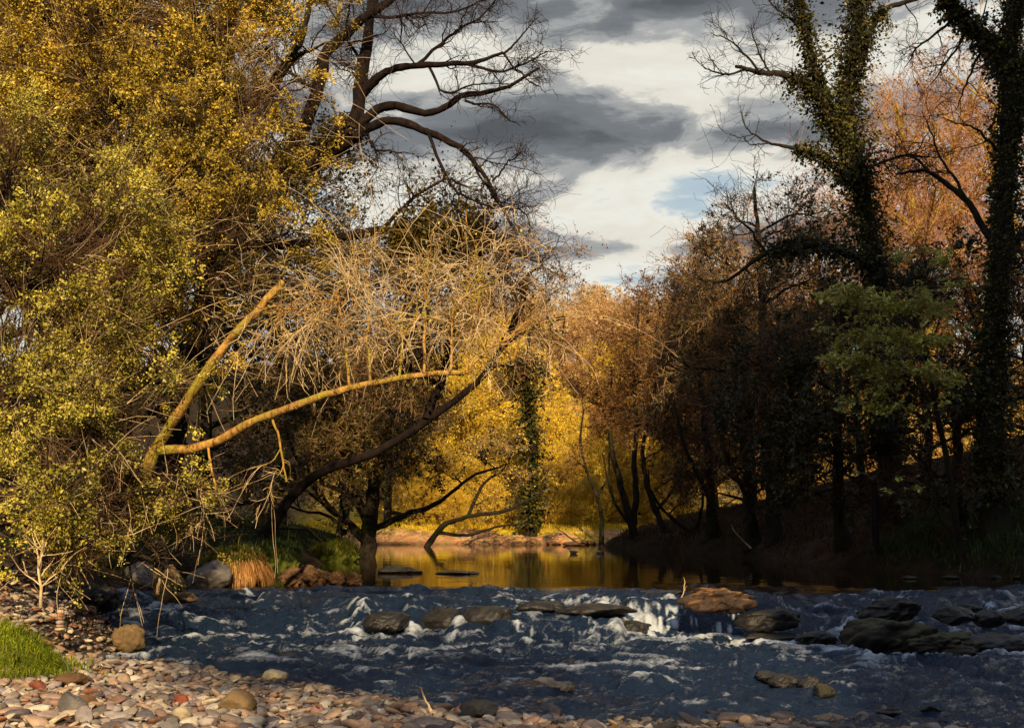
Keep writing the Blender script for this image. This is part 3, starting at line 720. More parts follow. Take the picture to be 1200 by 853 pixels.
def tree(name, label, cat, stems, blobs=(), group=None, seed=0, bark='bark_dark', twig='twig_dark', leaf=None,
         n1=26, n2=160, n3=0, leafn=0, lsize=0.06, lasp=0.6, grav=(0.02, 0.0, -0.02), wander=0.16, rtw=0.004, l2=0.42, l3=0.22,
         free=(), limb_r=0.09, ivy=None, spread=0.05, stem_twigs=0, stem_L=1.2, stem_t=(0.4, 1), bias=None, twig_r1=0.0022, leaf_up=0.3, side_count=8, shoots=0, shoot_L=1.1, shoot_g=0.0, shoot_b=None, gap=None, flat=1.0):
    """stems: list of (points, r0, r1): the first is the trunk, the others are limbs.
       blobs: (px,py,Y,R) masses of the crown, each reached by a limb of its own; free: limbs (points, r0, r1) that carry twigs."""
    g = np.random.default_rng(1000 + seed)
    base = np.array(stems[0][0][0])
    root = empty(name, base, label, cat, group)
    paths = []
    for i, (pts, r0, r1) in enumerate(stems):
        p = spline(pts, 30, 0.02 * r0 * 6, g); rr = knotted(np.linspace(r0, r1, 30), g, 0.06)
        if i == 0:
            rr[0] *= 1.5; rr[1] *= 1.22; rr[2] *= 1.08
        paths.append((p, rr))
        mb = MB(); tubes(mb, p[None], rr[None], 12)
        to = mb.build('trunk' if i == 0 else 'limb', M[bark], root, origin=base)
        if i == 0: tr0 = to
    crown = MB(); br = MB(); fol = MB()
    par_P, par_R, par_L = [], [], []
    for (pts, r0, r1, Ln) in free:
        p = spline(pts, 14, 0.03, g); par_P.append(p); par_R.append(np.linspace(r0, r1, 14)); par_L.append(Ln)
        mb = MB(); tubes(mb, p[None], par_R[-1][None], 7); mb.build('limb', M[bark], root, origin=base)
    nfree = len(par_P)
    for bl in blobs:
        C = at(*bl[:3]); Rb = bl[3]
        best = None
        for (p, rr) in paths:
            hd = np.linalg.norm((p - C)[:, :2], axis=1)
            cost = np.linalg.norm(p - C, axis=1) + 1.5 * np.maximum(0, p[:, 2] - (C[2] - 0.35 * hd)) + 0.4 * (p[:, 2] < base[2] + 0.6)
            k = int(np.argmin(cost))
            if best is None or cost[k] < best[0]: best = (cost[k], p[k], rr[k])
        A, ra = best[1], best[2]
        dv = C - A; ln = np.linalg.norm(dv) + 1e-6
        midp = A + dv * 0.5 + np.array([0, 0, 0.10 * ln])
        end = C + norm(dv) * Rb * 0.45
        p = spline([A, midp, C, end], 14, 0.012 * ln, g)
        par_P.append(p); par_R.append(np.linspace(min(ra * 0.6, limb_r), 0.012, 14)); par_L.append(Rb)
    if par_P:
        PP, RR, LL = np.array(par_P), np.array(par_R), np.array(par_L)
        for k in range(nfree, len(PP)):
            mb = MB(); tubes(mb, PP[k:k + 1], RR[k:k + 1], 7); mb.build('limb', M[bark], root, origin=base)
        w = LL ** 2
        tl = []
        if nfree < len(PP):
            tl.append(spawn(PP[nfree:], RR[nfree:], int(n1 * len(blobs)), g, (0.45, 1.0), 1.0, 0.4, LL[nfree:] * 0.85, 0.25, 7, 0.55, 0.05, 0.006, wander, grav[0], bias, w[nfree:], flat))
        if nfree:
            tl.append(spawn(PP[:nfree], RR[:nfree], int(side_count * nfree), g, (0.15, 1.0), 0.8, 0.3, LL[:nfree] * 0.8, 0.3, 7, 0.55, 0.04, 0.006, wander, grav[0], bias))
        P1 = np.concatenate([x[0] for x in tl]); R1 = np.concatenate([x[1] for x in tl])
        if stem_twigs:
            SP = np.array([p for p, _ in paths]); SR = np.array([q for _, q in paths])
            x = spawn(SP, SR, stem_twigs, g, stem_t, 1.1, 0.3, stem_L, 0.4, 7, 0.3, 0.03, 0.005, wander, grav[0], bias)
            P1 = np.concatenate([P1, x[0]]); R1 = np.concatenate([R1, x[1]])
        L1 = np.linalg.norm(np.diff(P1, axis=1), axis=2).sum(1)
        tubes(crown, P1, R1, 5, 1)
        P2, R2 = spawn(P1, R1, int(n2 * len(par_P)), g, (0.12, 1.0), 0.8, 0.3, L1 * l2 / 0.85, 0.3, 6, 0.55, 0.012, twig_r1, wander * 1.2, grav[1], bias, None, flat)
        R2 = np.maximum(R2, rtw * 0.6)
        tubes(crown, P2, R2, 3)
        Pl = P2
        if shoots:
            P5, R5 = spawn(P1, R1, int(shoots * len(par_P)), g, (0.3, 1.0), 0.45, 0.25, shoot_L, 0.35, 8, 0.6, rtw * 1.6, rtw * 0.45, 0.09, shoot_g, shoot_b)
            tubes(crown, P5, R5, 4, 2)
        if n3:
            L2 = np.linalg.norm(np.diff(P2, axis=1), axis=2).sum(1)
            P3, R3 = spawn(P2, R2, int(n3 * len(par_P)), g, (0.15, 1.0), 0.75, 0.3, L2 * l3 / 0.42, 0.3, 5, 0.6, rtw, twig_r1, wander * 1.3, grav[2], bias, None, flat)
            tubes(crown, P3, np.maximum(R3, rtw * 0.5), 3)
            Pl = P3
        if leafn and leaf:
            nn = int(leafn * len(par_P))
            ii = g.integers(0, len(Pl), nn); tt = g.uniform(0.1, 1, nn) ** 0.8
            C, tn = interp(Pl, ii, tt)
            C = C + g.normal(size=C.shape) * spread
            if gap is not None:
                kk = clump(C, gap[0], gap[1], seed * 3.3); C, tn = C[kk], tn[kk]
            leaves(fol, C, lsize, g, 0, 0.33, lasp, tn, leaf_up)
        co = crown.build('crown', [M[twig], M[bark], M['twig_tan']], root, smooth=False, origin=base)
        if fol.n: fol.build('foliage', M[leaf], co, smooth=False, origin=base)
    if ivy:
        im = MB()
        for (k, t0, t1, cnt, sp, mat, sz) in ivy:
            p, rr = paths[k]
            tt = g.uniform(t0, t1, cnt); ii = np.zeros(cnt, int)
            C, tn = interp(p[None], ii, tt); rd = interp(rr[None], ii, tt)
            q = g.normal(size=(cnt, 3)); q = norm(q - (q * tn).sum(1, keepdims=True) * tn)
            lump = 0.2 + 1.15 * ss(fbm(tt * 9 + seed, np.arctan2(q[:, 1], q[:, 0]) * 1.2 + k, 3), -0.5, 0.6)
            C = C + q * (rd + np.abs(g.normal(0, 1, cnt)) * sp * lump)[:, None]
            leaves(im, C, sz, g, 0, 0.3, 0.8, q + np.array([0, 0, -0.4]), 0.2)
        im.build('ivy', M[ivy[0][5]], tr0, smooth=False, origin=base)
    return root

def copy_tree(o, loc, rz, s, label=None, group=None):
    c = o.copy(); COL.objects.link(c); c.location = loc; c.rotation_euler = (0, 0, rz); c.scale = (s, s, s)
    if label: c['label'] = label
    if group: c['group'] = group
    for ch in list(o.children):
        d = ch.copy(); COL.objects.link(d); d.parent = c
        for sub in list(ch.children):
            e = sub.copy(); COL.objects.link(e); e.parent = d
    return c

def A(*l): return [at(*p) for p in l]
def foot(px, Y, dz=-0.1):
    x = (px - 600) / F * Y
    return np.array([x, Y, gz(x, Y) + dz])

# --- left side -----------------------------------------------------------------
tree('holly_tree', 'glossy green and gold leaved evergreen filling the left edge, nearest the beach', 'tree',
     [([foot(-75, 17.5), at(-60, 560, 17.5), at(-20, 380, 17.2), at(10, 200, 17)], 0.22, 0.06)],
     [(15, 470, 16, 1.5), (85, 505, 15.8, 1.4), (55, 590, 15, 1.25), (150, 590, 16.8, 1.1), (25, 350, 16.5, 1.6), (90, 400, 16.6, 1.3), (165, 455, 18.3, 1.1),
      (0, 230, 17, 1.7), (95, 285, 17.2, 1.6), (110, 640, 15.2, 0.75), (15, 650, 14.6, 0.8), (200, 585, 16.6, 0.9), (60, 665, 15.0, 0.6), (175, 650, 16.4, 0.7)],
     seed=1, bark='bark_dark', twig='twig_dark', leaf='leaf_holly', n1=30, n2=240, n3=480, leafn=40000, lsize=0.038, gap=(2.0, 0.26), rtw=0.005, limb_r=0.07, shoots=75, shoot_b=(0.1, -0.5, 0.05), shoot_g=-0.015, shoot_L=0.8, grav=(-0.01, -0.02, -0.03))  # twigs darkened so gaps read as shade, shoots kept pale
tree('ivy_clad_tree', 'tall golden leaved tree rising to the top left corner behind the evergreen', 'tree',
     [([foot(110, 23), at(140, 480, 23), at(190, 300, 22.5), at(235, 160, 22), at(275, 30, 22), at(290, -80, 22)], 0.36, 0.12),
      (A((190, 300, 22.5), (120, 200, 22), (60, 100, 22), (20, -20, 22)), 0.2, 0.06),
      (A((235, 160, 22), (310, 110, 21.5), (350, 50, 21.5), (372, -20, 21.5)), 0.16, 0.05)],
     [(50, 50, 21, 2.1), (145, 20, 21, 2.1), (240, 35, 21, 2.1), (320, 25, 21, 1.8), (55, 165, 20.5, 2.1), (150, 140, 20.5, 2.2), (245, 140, 20.5, 2.0), (318, 120, 20.5, 1.5),
      (185, 245, 20, 2.0), (280, 225, 20, 1.7), (345, 200, 20.5, 1.1), (245, 320, 19.8, 1.6), (330, 285, 20, 1.2), (170, 345, 19.8, 1.7), (230, 420, 21, 1.1), (365, 60, 21, 0.9), (300, 380, 20.5, 0.9)],
     seed=2, bark='bark_dark', twig='twig_dark', leaf='leaf_gold', n1=30, n2=260, n3=480, leafn=40000, lsize=0.045, gap=(1.6, 0.24), rtw=0.0055, limb_r=0.09, shoots=85, shoot_b=(0.1, -0.5, 0), shoot_L=1.4, grav=(0.0, -0.01, -0.02))  # same dark twigs and pale shoots, gap shade set by colour

# leaning tree with the two pale limbs and its drooping bare sprays
tree('leaning_tree', 'leaning tree with two sunlit tan mossy limbs and drooping bare twigs', 'tree',
     [([foot(60, 18.9), at(150, 600, 17.2), at(188, 525, 16.9), at(222, 470, 16.5), at(262, 408, 16.1), at(300, 362, 15.9), at(332, 330, 15.9)], 0.105, 0.05),
      (A((188, 528, 16.9), (240, 525, 16.7), (300, 496, 16.3), (365, 470, 15.9), (410, 457, 15.7), (470, 443, 15.5), (545, 437, 15.3)), 0.075, 0.035)],
     [(340, 365, 15.7, 1.1), (400, 385, 15.7, 1.1), (430, 335, 16.1, 0.9), (500, 335, 16.1, 1.0), (560, 345, 15.9, 1.3), (590, 400, 15.5, 1.1), (530, 395, 15.5, 1.1), (470, 390, 15.7, 1.0), (250, 560, 16.5, 0.7), (330, 540, 16.3, 0.7)],
     seed=3, bark='bark_tan', twig='twig_tan', leaf='leaf_gold', n1=17, n2=52, n3=100, leafn=260, shoots=18, shoot_g=-0.15, shoot_L=1.1, lsize=0.03, rtw=0.0065, limb_r=0.022, grav=(-0.05, -0.10, -0.08), wander=0.3, l2=0.55, l3=0.3, twig_r1=0.0035)

# big bare oak
tree('oak_tree', 'big bare oak with dark crooked limbs reaching right against the grey sky', 'tree',
     [([foot(190, 30), at(215, 450, 29.5), at(255, 310, 29), at(315, 212, 28.6), at(382, 182, 28.2), at(416, 135, 28), at(424, 75, 28), at(432, 25, 28), at(445, -40, 28)], 0.33, 0.12),
      (A((315, 212, 28.6), (345, 165, 28.2), (372, 115, 27.8), (378, 70, 27.6), (405, 45, 27.4), (435, 20, 27.2), (475, -12, 27)), 0.22, 0.09),
      (A((424, 110, 28), (450, 85, 27.6), (490, 75, 27.2), (545, 74, 27), (590, 62, 26.8)), 0.13, 0.035),
      (A((418, 150, 28), (455, 125, 27.8), (505, 135, 27.5), (545, 116, 27.2), (590, 105, 27), (632, 80, 26.8)), 0.14, 0.03),
      (A((382, 184, 28.2), (350, 190, 27.8), (290, 200, 27.6), (230, 215, 27.4)), 0.15, 0.04),
      (A((388, 180, 28.1), (450, 140, 27.7), (500, 150, 27.4), (545, 175, 27), (575, 215, 26.8), (600, 268, 26.6)), 0.14, 0.025),
      (A((270, 290, 28.9), (370, 285, 28.4), (450, 270, 28), (500, 285, 27.6), (560, 275, 27.2), (612, 285, 27)), 0.16, 0.03)],
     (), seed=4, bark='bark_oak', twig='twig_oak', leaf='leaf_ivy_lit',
     free=[(A((490, 75, 27.2), (530, 40, 27), (560, 20, 26.8), (590, -10, 26.6)), 0.05, 0.015, 1.3), (A((545, 74, 27), (585, 85, 26.9), (625, 75, 26.8), (640, 60, 26.7)), 0.045, 0.012, 1.0),
           (A((590, 62, 26.8), (615, 40, 26.8), (632, 20, 26.8)), 0.035, 0.01, 0.9), (A((545, 116, 27.2), (580, 125, 27), (610, 148, 26.8)), 0.035, 0.01, 0.9),
           (A((500, 75, 27.2), (520, 110, 27), (560, 95, 26.8), (600, 100, 26.8)), 0.04, 0.01, 1.0), (A((435, 20, 27.2), (480, 12, 27), (540, 8, 26.8), (570, 0, 26.6)), 0.05, 0.015, 1.2),
           (A((575, 215, 26.8), (590, 190, 26.7), (605, 180, 26.6)), 0.03, 0.01, 0.8), (A((545, 175, 27), (580, 240, 26.8), (615, 250, 26.6), (620, 290, 26.6)), 0.035, 0.01, 0.9),
           (A((500, 150, 27.4), (530, 220, 27), (570, 245, 26.8), (600, 230, 26.6)), 0.05, 0.012, 1.2), (A((560, 275, 27.2), (600, 290, 27), (625, 305, 26.8), (640, 300, 26.6)), 0.04, 0.012, 1.0),
           (A((450, 270, 28), (480, 230, 27.8), (520, 210, 27.6), (550, 220, 27.4)), 0.06, 0.015, 1.2), (A((424, 75, 28), (400, 30, 28), (380, 0, 28)), 0.05, 0.015, 1.2),
           (A((372, 115, 27.8), (340, 90, 27.6), (318, 50, 27.4)), 0.06, 0.015, 1.3), (A((423, 130, 28), (440, 170, 27.8), (480, 180, 27.5)), 0.05, 0.012, 1.1),
           (A((590, 62, 26.8), (620, 95, 26.8), (640, 110, 26.7)), 0.03, 0.008, 0.7), (A((500, 285, 27.6), (540, 310, 27.2), (580, 315, 27)), 0.05, 0.012, 1.2)],
     side_count=12, n2=110, n3=260, rtw=0.0065, wander=0.3, l2=0.5, l3=0.26, grav=(0.0, 0.0, 0.0), twig_r1=0.004, stem_twigs=60, stem_L=1.3, stem_t=(0.45, 1.0),
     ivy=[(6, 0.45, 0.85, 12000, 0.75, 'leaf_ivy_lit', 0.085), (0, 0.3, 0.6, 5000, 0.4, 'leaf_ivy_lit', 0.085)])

# dark leaning trees over the pool
tree('leaning_alder', 'dark thick trunk leaning right over the pool with rusty twiggy crown', 'tree',
     [([foot(310, 33), at(345, 575, 33), at(380, 548, 32.5), at(440, 527, 32), at(500, 490, 31.5), at(560, 444, 31), at(592, 400, 30.6), at(625, 380, 30.3), at(662, 372, 30)], 0.17, 0.045),
      (A((592, 400, 30.6), (612, 355, 30.5), (616, 330, 30.4), (636, 310, 30.3)), 0.11, 0.03),
      (A((500, 490, 31.5), (520, 430, 31.5), (530, 380, 31.5), (550, 330, 31.4)), 0.13, 0.04)],
     [(640, 350, 30.3, 1.3), (660, 390, 30, 1.1), (610, 340, 30.5, 1.4), (560, 330, 31, 1.7), (600, 430, 30.5, 1.0), (520, 380, 31.5, 1.8), (470, 430, 32, 1.7), (500, 320, 31.5, 1.6), (650, 320, 30.2, 0.9)],
     seed=5, bark='bark_oak', twig='twig_brown', leaf='leaf_rust', n1=24, n2=210, n3=420, leafn=1500, lsize=0.06, rtw=0.0085, limb_r=0.07, wander=0.26, twig_r1=0.005, grav=(0.0, -0.02, -0.03))  # near-black bark: the trunk's shade is put into its colour
tree('overhanging_tree', 'dark spreading tree at the left corner of the pool with low branches', 'tree',
     [([foot(428, 41, -0.2), at(432, 600, 41), at(440, 550, 41), at(452, 490, 41), at(470, 430, 41)], 0.34, 0.10),
      (A((432, 615, 41), (410, 560, 41), (395, 500, 41), (400, 440, 41)), 0.18, 0.06),
      (A((430, 625, 41), (470, 606, 40.5), (510, 590, 40), (550, 560, 39.5), (590, 545, 39)), 0.13, 0.03),
      (A((425, 630, 41), (380, 590, 41), (350, 540, 41), (330, 490, 41)), 0.16, 0.05)],
     [(460, 540, 40, 1.7), (530, 560, 39.5, 1.1), (575, 545, 39, 0.9), (430, 520, 40, 2.2), (370, 540, 40, 2.2), (400, 590, 39.5, 1.3), (480, 480, 40, 1.8), (330, 590, 38, 1.6), (350, 480, 40, 2.3), (300, 560, 37, 1.8), (280, 620, 34, 1.1)],
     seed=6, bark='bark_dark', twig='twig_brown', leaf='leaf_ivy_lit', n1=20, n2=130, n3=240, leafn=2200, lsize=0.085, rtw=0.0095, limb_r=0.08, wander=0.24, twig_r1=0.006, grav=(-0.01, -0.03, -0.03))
tree('low_leaning_tree', 'thin tree leaning low across the far side of the pool', 'tree',
     [([foot(488, 52, -0.1), at(515, 622, 51.5), at(548, 606, 51), at(590, 600, 50.5), at(632, 580, 50)], 0.16, 0.05),
      (A((515, 624, 51.5), (550, 628, 51.3), (585, 618, 51), (620, 612, 50.5)), 0.09, 0.03),
      (A((548, 606, 51), (565, 570, 51), (590, 550, 50.5), (610, 510, 50)), 0.09, 0.03)],
     [(560, 590, 51, 1.2), (600, 575, 50.5, 1.4), (600, 520, 50, 1.6), (640, 560, 50, 1.0), (570, 540, 50.5, 1.4)],
     seed=7, bark='bark_dark', twig='twig_brown', leaf='leaf_gold', n1=14, n2=60, n3=80, leafn=350, lsize=0.1, rtw=0.012, limb_r=0.05, wander=0.25, twig_r1=0.008)
tree('ivy_column_tree', 'narrow ivy wrapped trunk standing against the yellow thicket', 'tree',
     [([foot(622, 57), at(622, 590, 57), at(624, 530, 57), at(620, 470, 57), at(622, 420, 57), at(620, 380, 57)], 0.24, 0.08)],
     [(620, 430, 57, 1.2), (605, 450, 57, 1.2), (628, 400, 57, 1.2)],
     seed=8, bark='bark_dark', twig='twig_brown', leaf='leaf_ivy_lit', n1=20, n2=110, n3=160, leafn=1500, lsize=0.12, rtw=0.012, limb_r=0.06, twig_r1=0.008,
     ivy=[(0, 0.05, 0.8, 5000, 0.42, 'leaf_ivy', 0.15)])

# --- right side ------------------------------------------------------------------
tree('ivy_tree', 'tall dark ivy clad tree with two stems rising against the sky, left of two', 'tree',
     [([foot(1045, 35), at(1040, 520, 35), at(1030, 380, 35), at(1018, 280, 35), at(1010, 200, 35), at(1003, 120, 35), at(1010, 40, 35), at(1016, -40, 35), at(1020, -120, 35)], 0.40, 0.12),
      (A((1012, 225, 35), (985, 165, 34.6), (962, 105, 34.4), (945, 45, 34.2), (930, -20, 34), (925, -90, 34)), 0.2, 0.08),
      (A((985, 168, 34.6), (955, 112, 34.2), (925, 92, 34), (890, 84, 33.8), (862, 78, 33.6)), 0.17, 0.05),
      (A((1010, 215, 35), (960, 185, 34.6), (925, 172, 34.3), (895, 165, 34)), 0.12, 0.03),
      (A((1005, 90, 35), (1030, 20, 35), (1070, 2, 35), (1100, -10, 35)), 0.12, 0.05),
      (A((1022, 310, 35), (960, 290, 34), (900, 300, 33), (850, 330, 32.4)), 0.16, 0.04)],
     (), seed=9, bark='bark_dark', twig='twig_oak', leaf='leaf_ivy',
     free=[(A((890, 84, 33.8), (872, 60, 33.7), (850, 45, 33.6), (835, 40, 33.5)), 0.045, 0.012, 1.2), (A((880, 82, 33.8), (855, 90, 33.6), (832, 85, 33.5), (822, 75, 33.4)), 0.045, 0.012, 1.1),
           (A((895, 165, 34), (880, 150, 34), (868, 130, 34)), 0.035, 0.01, 0.9), (A((905, 168, 34), (885, 170, 34), (872, 162, 34)), 0.03, 0.01, 0.7), (A((945, 45, 34.2), (920, 20, 34), (900, 0, 34)), 0.06, 0.02, 1.3),
           (A((905, 86, 33.8), (885, 55, 33.7), (880, 30, 33.7)), 0.04, 0.01, 1.1), (A((1010, 200, 35), (1060, 180, 35), (1100, 185, 35)), 0.06, 0.015, 1.4), (A((850, 330, 32.4), (820, 340, 32), (800, 370, 32)), 0.05, 0.02, 1.4), (A((900, 300, 33), (870, 260, 33), (850, 240, 33)), 0.05, 0.02, 1.4)],
     side_count=9, n2=70, n3=140, rtw=0.008, wander=0.3, l2=0.5, l3=0.26, grav=(0.0, 0.0, 0.0), twig_r1=0.005, stem_twigs=50, stem_L=1.5, stem_t=(0.35, 1.0),
     ivy=[(0, 0.1, 1.0, 17000, 0.30, 'leaf_ivy', 0.095), (1, 0.0, 1.0, 6500, 0.27, 'leaf_ivy', 0.095), (2, 0.0, 0.5, 1800, 0.22, 'leaf_ivy', 0.09), (3, 0.0, 0.6, 1500, 0.26, 'leaf_ivy', 0.09), (4, 0.0, 0.4, 1200, 0.26, 'leaf_ivy', 0.09), (5, 0, 0.7, 3000, 0.4, 'leaf_ivy', 0.1)])
tree('ivy_tree', 'tall dark ivy clad tree at the right edge with a heavy limb across the top', 'tree',
     [([foot(1168, 30), at(1166, 520, 30), at(1164, 400, 30), at(1170, 280, 30), at(1174, 180, 30), at(1178, 80, 30), at(1184, -20, 30), at(1190, -120, 30)], 0.36, 0.13),
      (A((1178, 85, 30), (1160, 50, 29.8), (1138, 32, 29.6), (1112, 14, 29.4), (1098, -20, 29.2)), 0.24, 0.12),
      (A((1174, 190, 30), (1192, 130, 30), (1205, 70, 30), (1225, 0, 30)), 0.17, 0.06),
      (A((1170, 290, 30), (1130, 230, 30), (1090, 200, 30), (1050, 205, 30)), 0.11, 0.03),
      (A((1166, 330, 30), (1200, 270, 30), (1230, 220, 30)), 0.14, 0.05)],
     (), seed=10, bark='bark_dark', twig='twig_oak', leaf='leaf_ivy',
     free=[(A((1138, 32, 29.6), (1110, 70, 29.5), (1090, 100, 29.4)), 0.045, 0.012, 1.0), (A((1130, 230, 30), (1100, 180, 30), (1080, 130, 30)), 0.05, 0.012, 1.3), (A((1090, 200, 30), (1060, 180, 30), (1030, 190, 30)), 0.04, 0.012, 1.2),
           (A((1120, 20, 29.5), (1080, 50, 29.4), (1060, 80, 29.4)), 0.045, 0.012, 1.1), (A((1160, 50, 29.8), (1130, 90, 29.8), (1120, 130, 29.8)), 0.05, 0.012, 1.2), (A((1175, 180, 30), (1140, 150, 30), (1110, 140, 30)), 0.05, 0.012, 1.2),
           (A((1192, 130, 30), (1185, 60, 30), (1200, 10, 30)), 0.05, 0.012, 1.1)],
     side_count=9, n2=70, n3=130, rtw=0.0075, wander=0.3, l2=0.5, l3=0.26, grav=(0.0, 0.0, 0.0), twig_r1=0.0048, stem_twigs=40, stem_L=1.4, stem_t=(0.35, 1.0),
     ivy=[(0, 0.05, 1.0, 15000, 0.17, 'leaf_ivy', 0.085), (1, 0.0, 0.9, 3500, 0.16, 'leaf_ivy', 0.085), (2, 0.0, 0.8, 2000, 0.15, 'leaf_ivy', 0.085)])
tree('evergreen_tree', 'dark olive leaved tree in front of the pink trees, left of the ivy tree', 'tree',
     [([foot(905, 39), at(900, 500, 39), at(892, 380, 39), at(885, 290, 39), at(884, 220, 39)], 0.26, 0.05)],
     [(885, 215, 39, 1.1), (870, 260, 39, 1.7), (915, 270, 39, 1.8), (850, 310, 39, 1.9), (900, 340, 38.5, 2.0), (945, 330, 39, 1.8), (830, 370, 38.5, 1.9), (880, 410, 38, 2.2), (940, 400, 38, 2.2), (960, 250, 39.5, 1.5), (810, 430, 38.5, 1.7)],
     seed=11, bark='bark_dark', twig='twig_brown', leaf='leaf_olive', n1=22, n2=170, n3=380, gap=(1.1, 0.1), leafn=4600, lsize=0.09, rtw=0.0095, limb_r=0.07, twig_r1=0.006)
tree('holly_tree', 'black green holly mass at the foot of the ivy tree on the right bank', 'tree',
     [([foot(985, 34), at(985, 560, 34), at(980, 460, 34), at(985, 380, 34)], 0.22, 0.06)],
     [(985, 380, 34, 1.8), (940, 440, 33.5, 1.9), (1010, 450, 33, 1.9), (960, 510, 33, 1.9), (1020, 530, 32.5, 1.8), (900, 500, 34, 1.8), (930, 570, 33, 1.5), (990, 590, 32.5, 1.3), (1050, 350, 34, 1.8), (1050, 300, 34.5, 1.4)],
     seed=12, bark='bark_dark', twig='twig_dark', leaf='leaf_dark', n1=22, n2=150, n3=300, gap=(1.1, 0.1), leafn=6000, lsize=0.1, rtw=0.009, limb_r=0.07, twig_r1=0.006)
tree('holly_tree', 'dark shrubby evergreen under the right edge ivy tree', 'tree',
     [([foot(1125, 32), at(1120, 560, 32), at(1120, 480, 32), at(1110, 430, 32)], 0.2, 0.06)],
     [(1100, 470, 32, 1.6), (1150, 500, 31, 1.7), (1190, 470, 31, 1.6), (1100, 560, 31, 1.5), (1170, 570, 30.5, 1.4), (1060, 580, 32, 1.3), (1195, 400, 31.5, 1.4), (1200, 560, 30.2, 1.2)],
     seed=13, bark='bark_dark', twig='twig_dark', leaf='leaf_dark', n1=22, n2=150, n3=300, gap=(1.1, 0.15), leafn=5000, lsize=0.1, rtw=0.009, limb_r=0.06, twig_r1=0.006)
tree('hazel_tree', 'young tree with layered bright green sprays in front of the dark hollies', 'tree',
     [([foot(1120, 29), at(1112, 560, 28.6), at(1098, 470, 28.2), at(1082, 400, 28), at(1062, 330, 28)], 0.10, 0.03)],
     [(1005, 350, 27.5, 0.9), (1060, 362, 27, 1.0), (1030, 392, 27, 1.0), (1085, 405, 27, 0.9), (1010, 425, 27, 0.9), (1060, 440, 26.8, 1.0), (1105, 445, 27, 0.8), (1025, 468, 27, 0.7), (1090, 485, 26.8, 0.8), (1080, 300, 28, 0.8), (1120, 330, 28.4, 0.7), (1045, 570, 26.5, 0.6)],
     seed=14, bark='bark_dark', twig='twig_brown', leaf='leaf_green', n1=16, n2=70, n3=120, leafn=950, lsize=0.085, rtw=0.006, limb_r=0.02, twig_r1=0.0035, grav=(-0.01, -0.02, -0.02), leaf_up=2.5, spread=0.025, flat=0.15)
# dark thicket on the right of the pool
for i, (px, Yb, hh, words) in enumerate([(830, 44, 0, 'dark brown twiggy tree leaning over the right side of the pool'), (875, 40, 0, 'blackish twiggy tree between the pool trees and the holly mass')]):
    tree('waterside_tree', words, 'tree',
         [([foot(px, Yb), at(px + 2, 560, Yb), at(px - 6, 480, Yb), at(px - 14, 400, Yb)], 0.22, 0.06),
          ([foot(px + 12, Yb), at(px + 4, 590, Yb - 0.5), at(px - 25, 530, Yb - 1), at(px - 40, 470, Yb - 1)], 0.12, 0.04)],
         [(px - 20, 420, Yb, 2.2), (px - 40, 480, Yb - 0.6, 1.9), (px + 15, 470, Yb, 2.2), (px - 20, 540, Yb - 1, 1.8), (px + 25, 540, Yb - 1, 2.0), (px + 5, 600, Yb - 1.5, 1.2), (px - 10, 360, Yb, 1.9)],
         seed=15 + i, bark='bark_dark', twig='twig_dark', leaf='leaf_brown', n1=22, n2=150, n3=340, gap=(1.0, 0.0), leafn=1300, lsize=0.10, rtw=0.011, limb_r=0.07, twig_r1=0.0065, wander=0.24)
# slim alders on the point
ALD = 'slim trees on the point at the far end of the pool'
def alder(words, stems, blobs, seed, leafn=900):
    tree('alder_tree', words, 'tree', stems, blobs, ALD, seed, 'bark_dark', 'twig_rust', 'leaf_rust', n1=24, n2=150, n3=300, leafn=leafn, lsize=0.1, rtw=0.012, limb_r=0.06, twig_r1=0.007, wander=0.26)
alder('crooked slim trunk standing leftmost at the pool point', [([foot(702, 51, -0.1), at(704, 605, 51), at(701, 580, 51), at(690, 555, 51), at(680, 520, 50.6), at(684, 480, 50.4)], 0.11, 0.04),
      (A((701, 580, 51), (712, 560, 51), (714, 530, 51)), 0.06, 0.025)], [(690, 500, 50.5, 1.3), (680, 460, 50.5, 1.4), (712, 470, 51, 1.4), (676, 540, 50, 0.9)], 20, 500)
alder('thick twin stemmed slim tree in the middle of the pool point', [([foot(742, 50.5, -0.1), at(738, 600, 50.5), at(728, 565, 50.5), at(718, 530, 50.5), at(712, 480, 50.5), at(716, 430, 50.5)], 0.2, 0.06),
      (A((742, 625, 50.5), (744, 590, 50.5), (742, 550, 50.5), (746, 500, 50.5), (742, 440, 50.5), (748, 390, 50.5)), 0.17, 0.06),
      (A((740, 618, 50.5), (722, 590, 50), (713, 565, 50), (706, 530, 50)), 0.08, 0.03)],
      [(720, 440, 50.5, 2.1), (745, 400, 50.5, 2.2), (765, 440, 50.5, 2.0), (735, 480, 50.5, 2.0), (750, 360, 50.8, 1.8), (715, 390, 51, 1.6)], 21)
alder('slim tree leaning left at the right of the pool point', [([foot(778, 49, -0.1), at(768, 595, 49), at(758, 560, 49), at(754, 520, 49), at(768, 450, 49), at(780, 390, 49)], 0.16, 0.05),
      (A((768, 600, 49), (790, 570, 49), (800, 530, 49), (805, 480, 49)), 0.08, 0.03)],
      [(780, 400, 49, 2.2), (800, 440, 49, 2.0), (775, 470, 49, 1.9), (800, 500, 49, 1.7), (790, 350, 49.5, 1.9), (815, 390, 49, 1.9), (770, 530, 49, 1.2)], 22)
alder('low slim stem bending towards the water right of the pool point', [([foot(812, 47, -0.1), at(800, 618, 47), at(780, 600, 46.8), at(764, 575, 46.5), at(760, 550, 46.4)], 0.1, 0.03),
      (A((812, 630, 47), (822, 600, 47), (824, 560, 47)), 0.09, 0.04)], [(790, 560, 46.8, 1.2), (820, 530, 47, 1.7), (800, 590, 46.6, 0.9)], 23, 500)

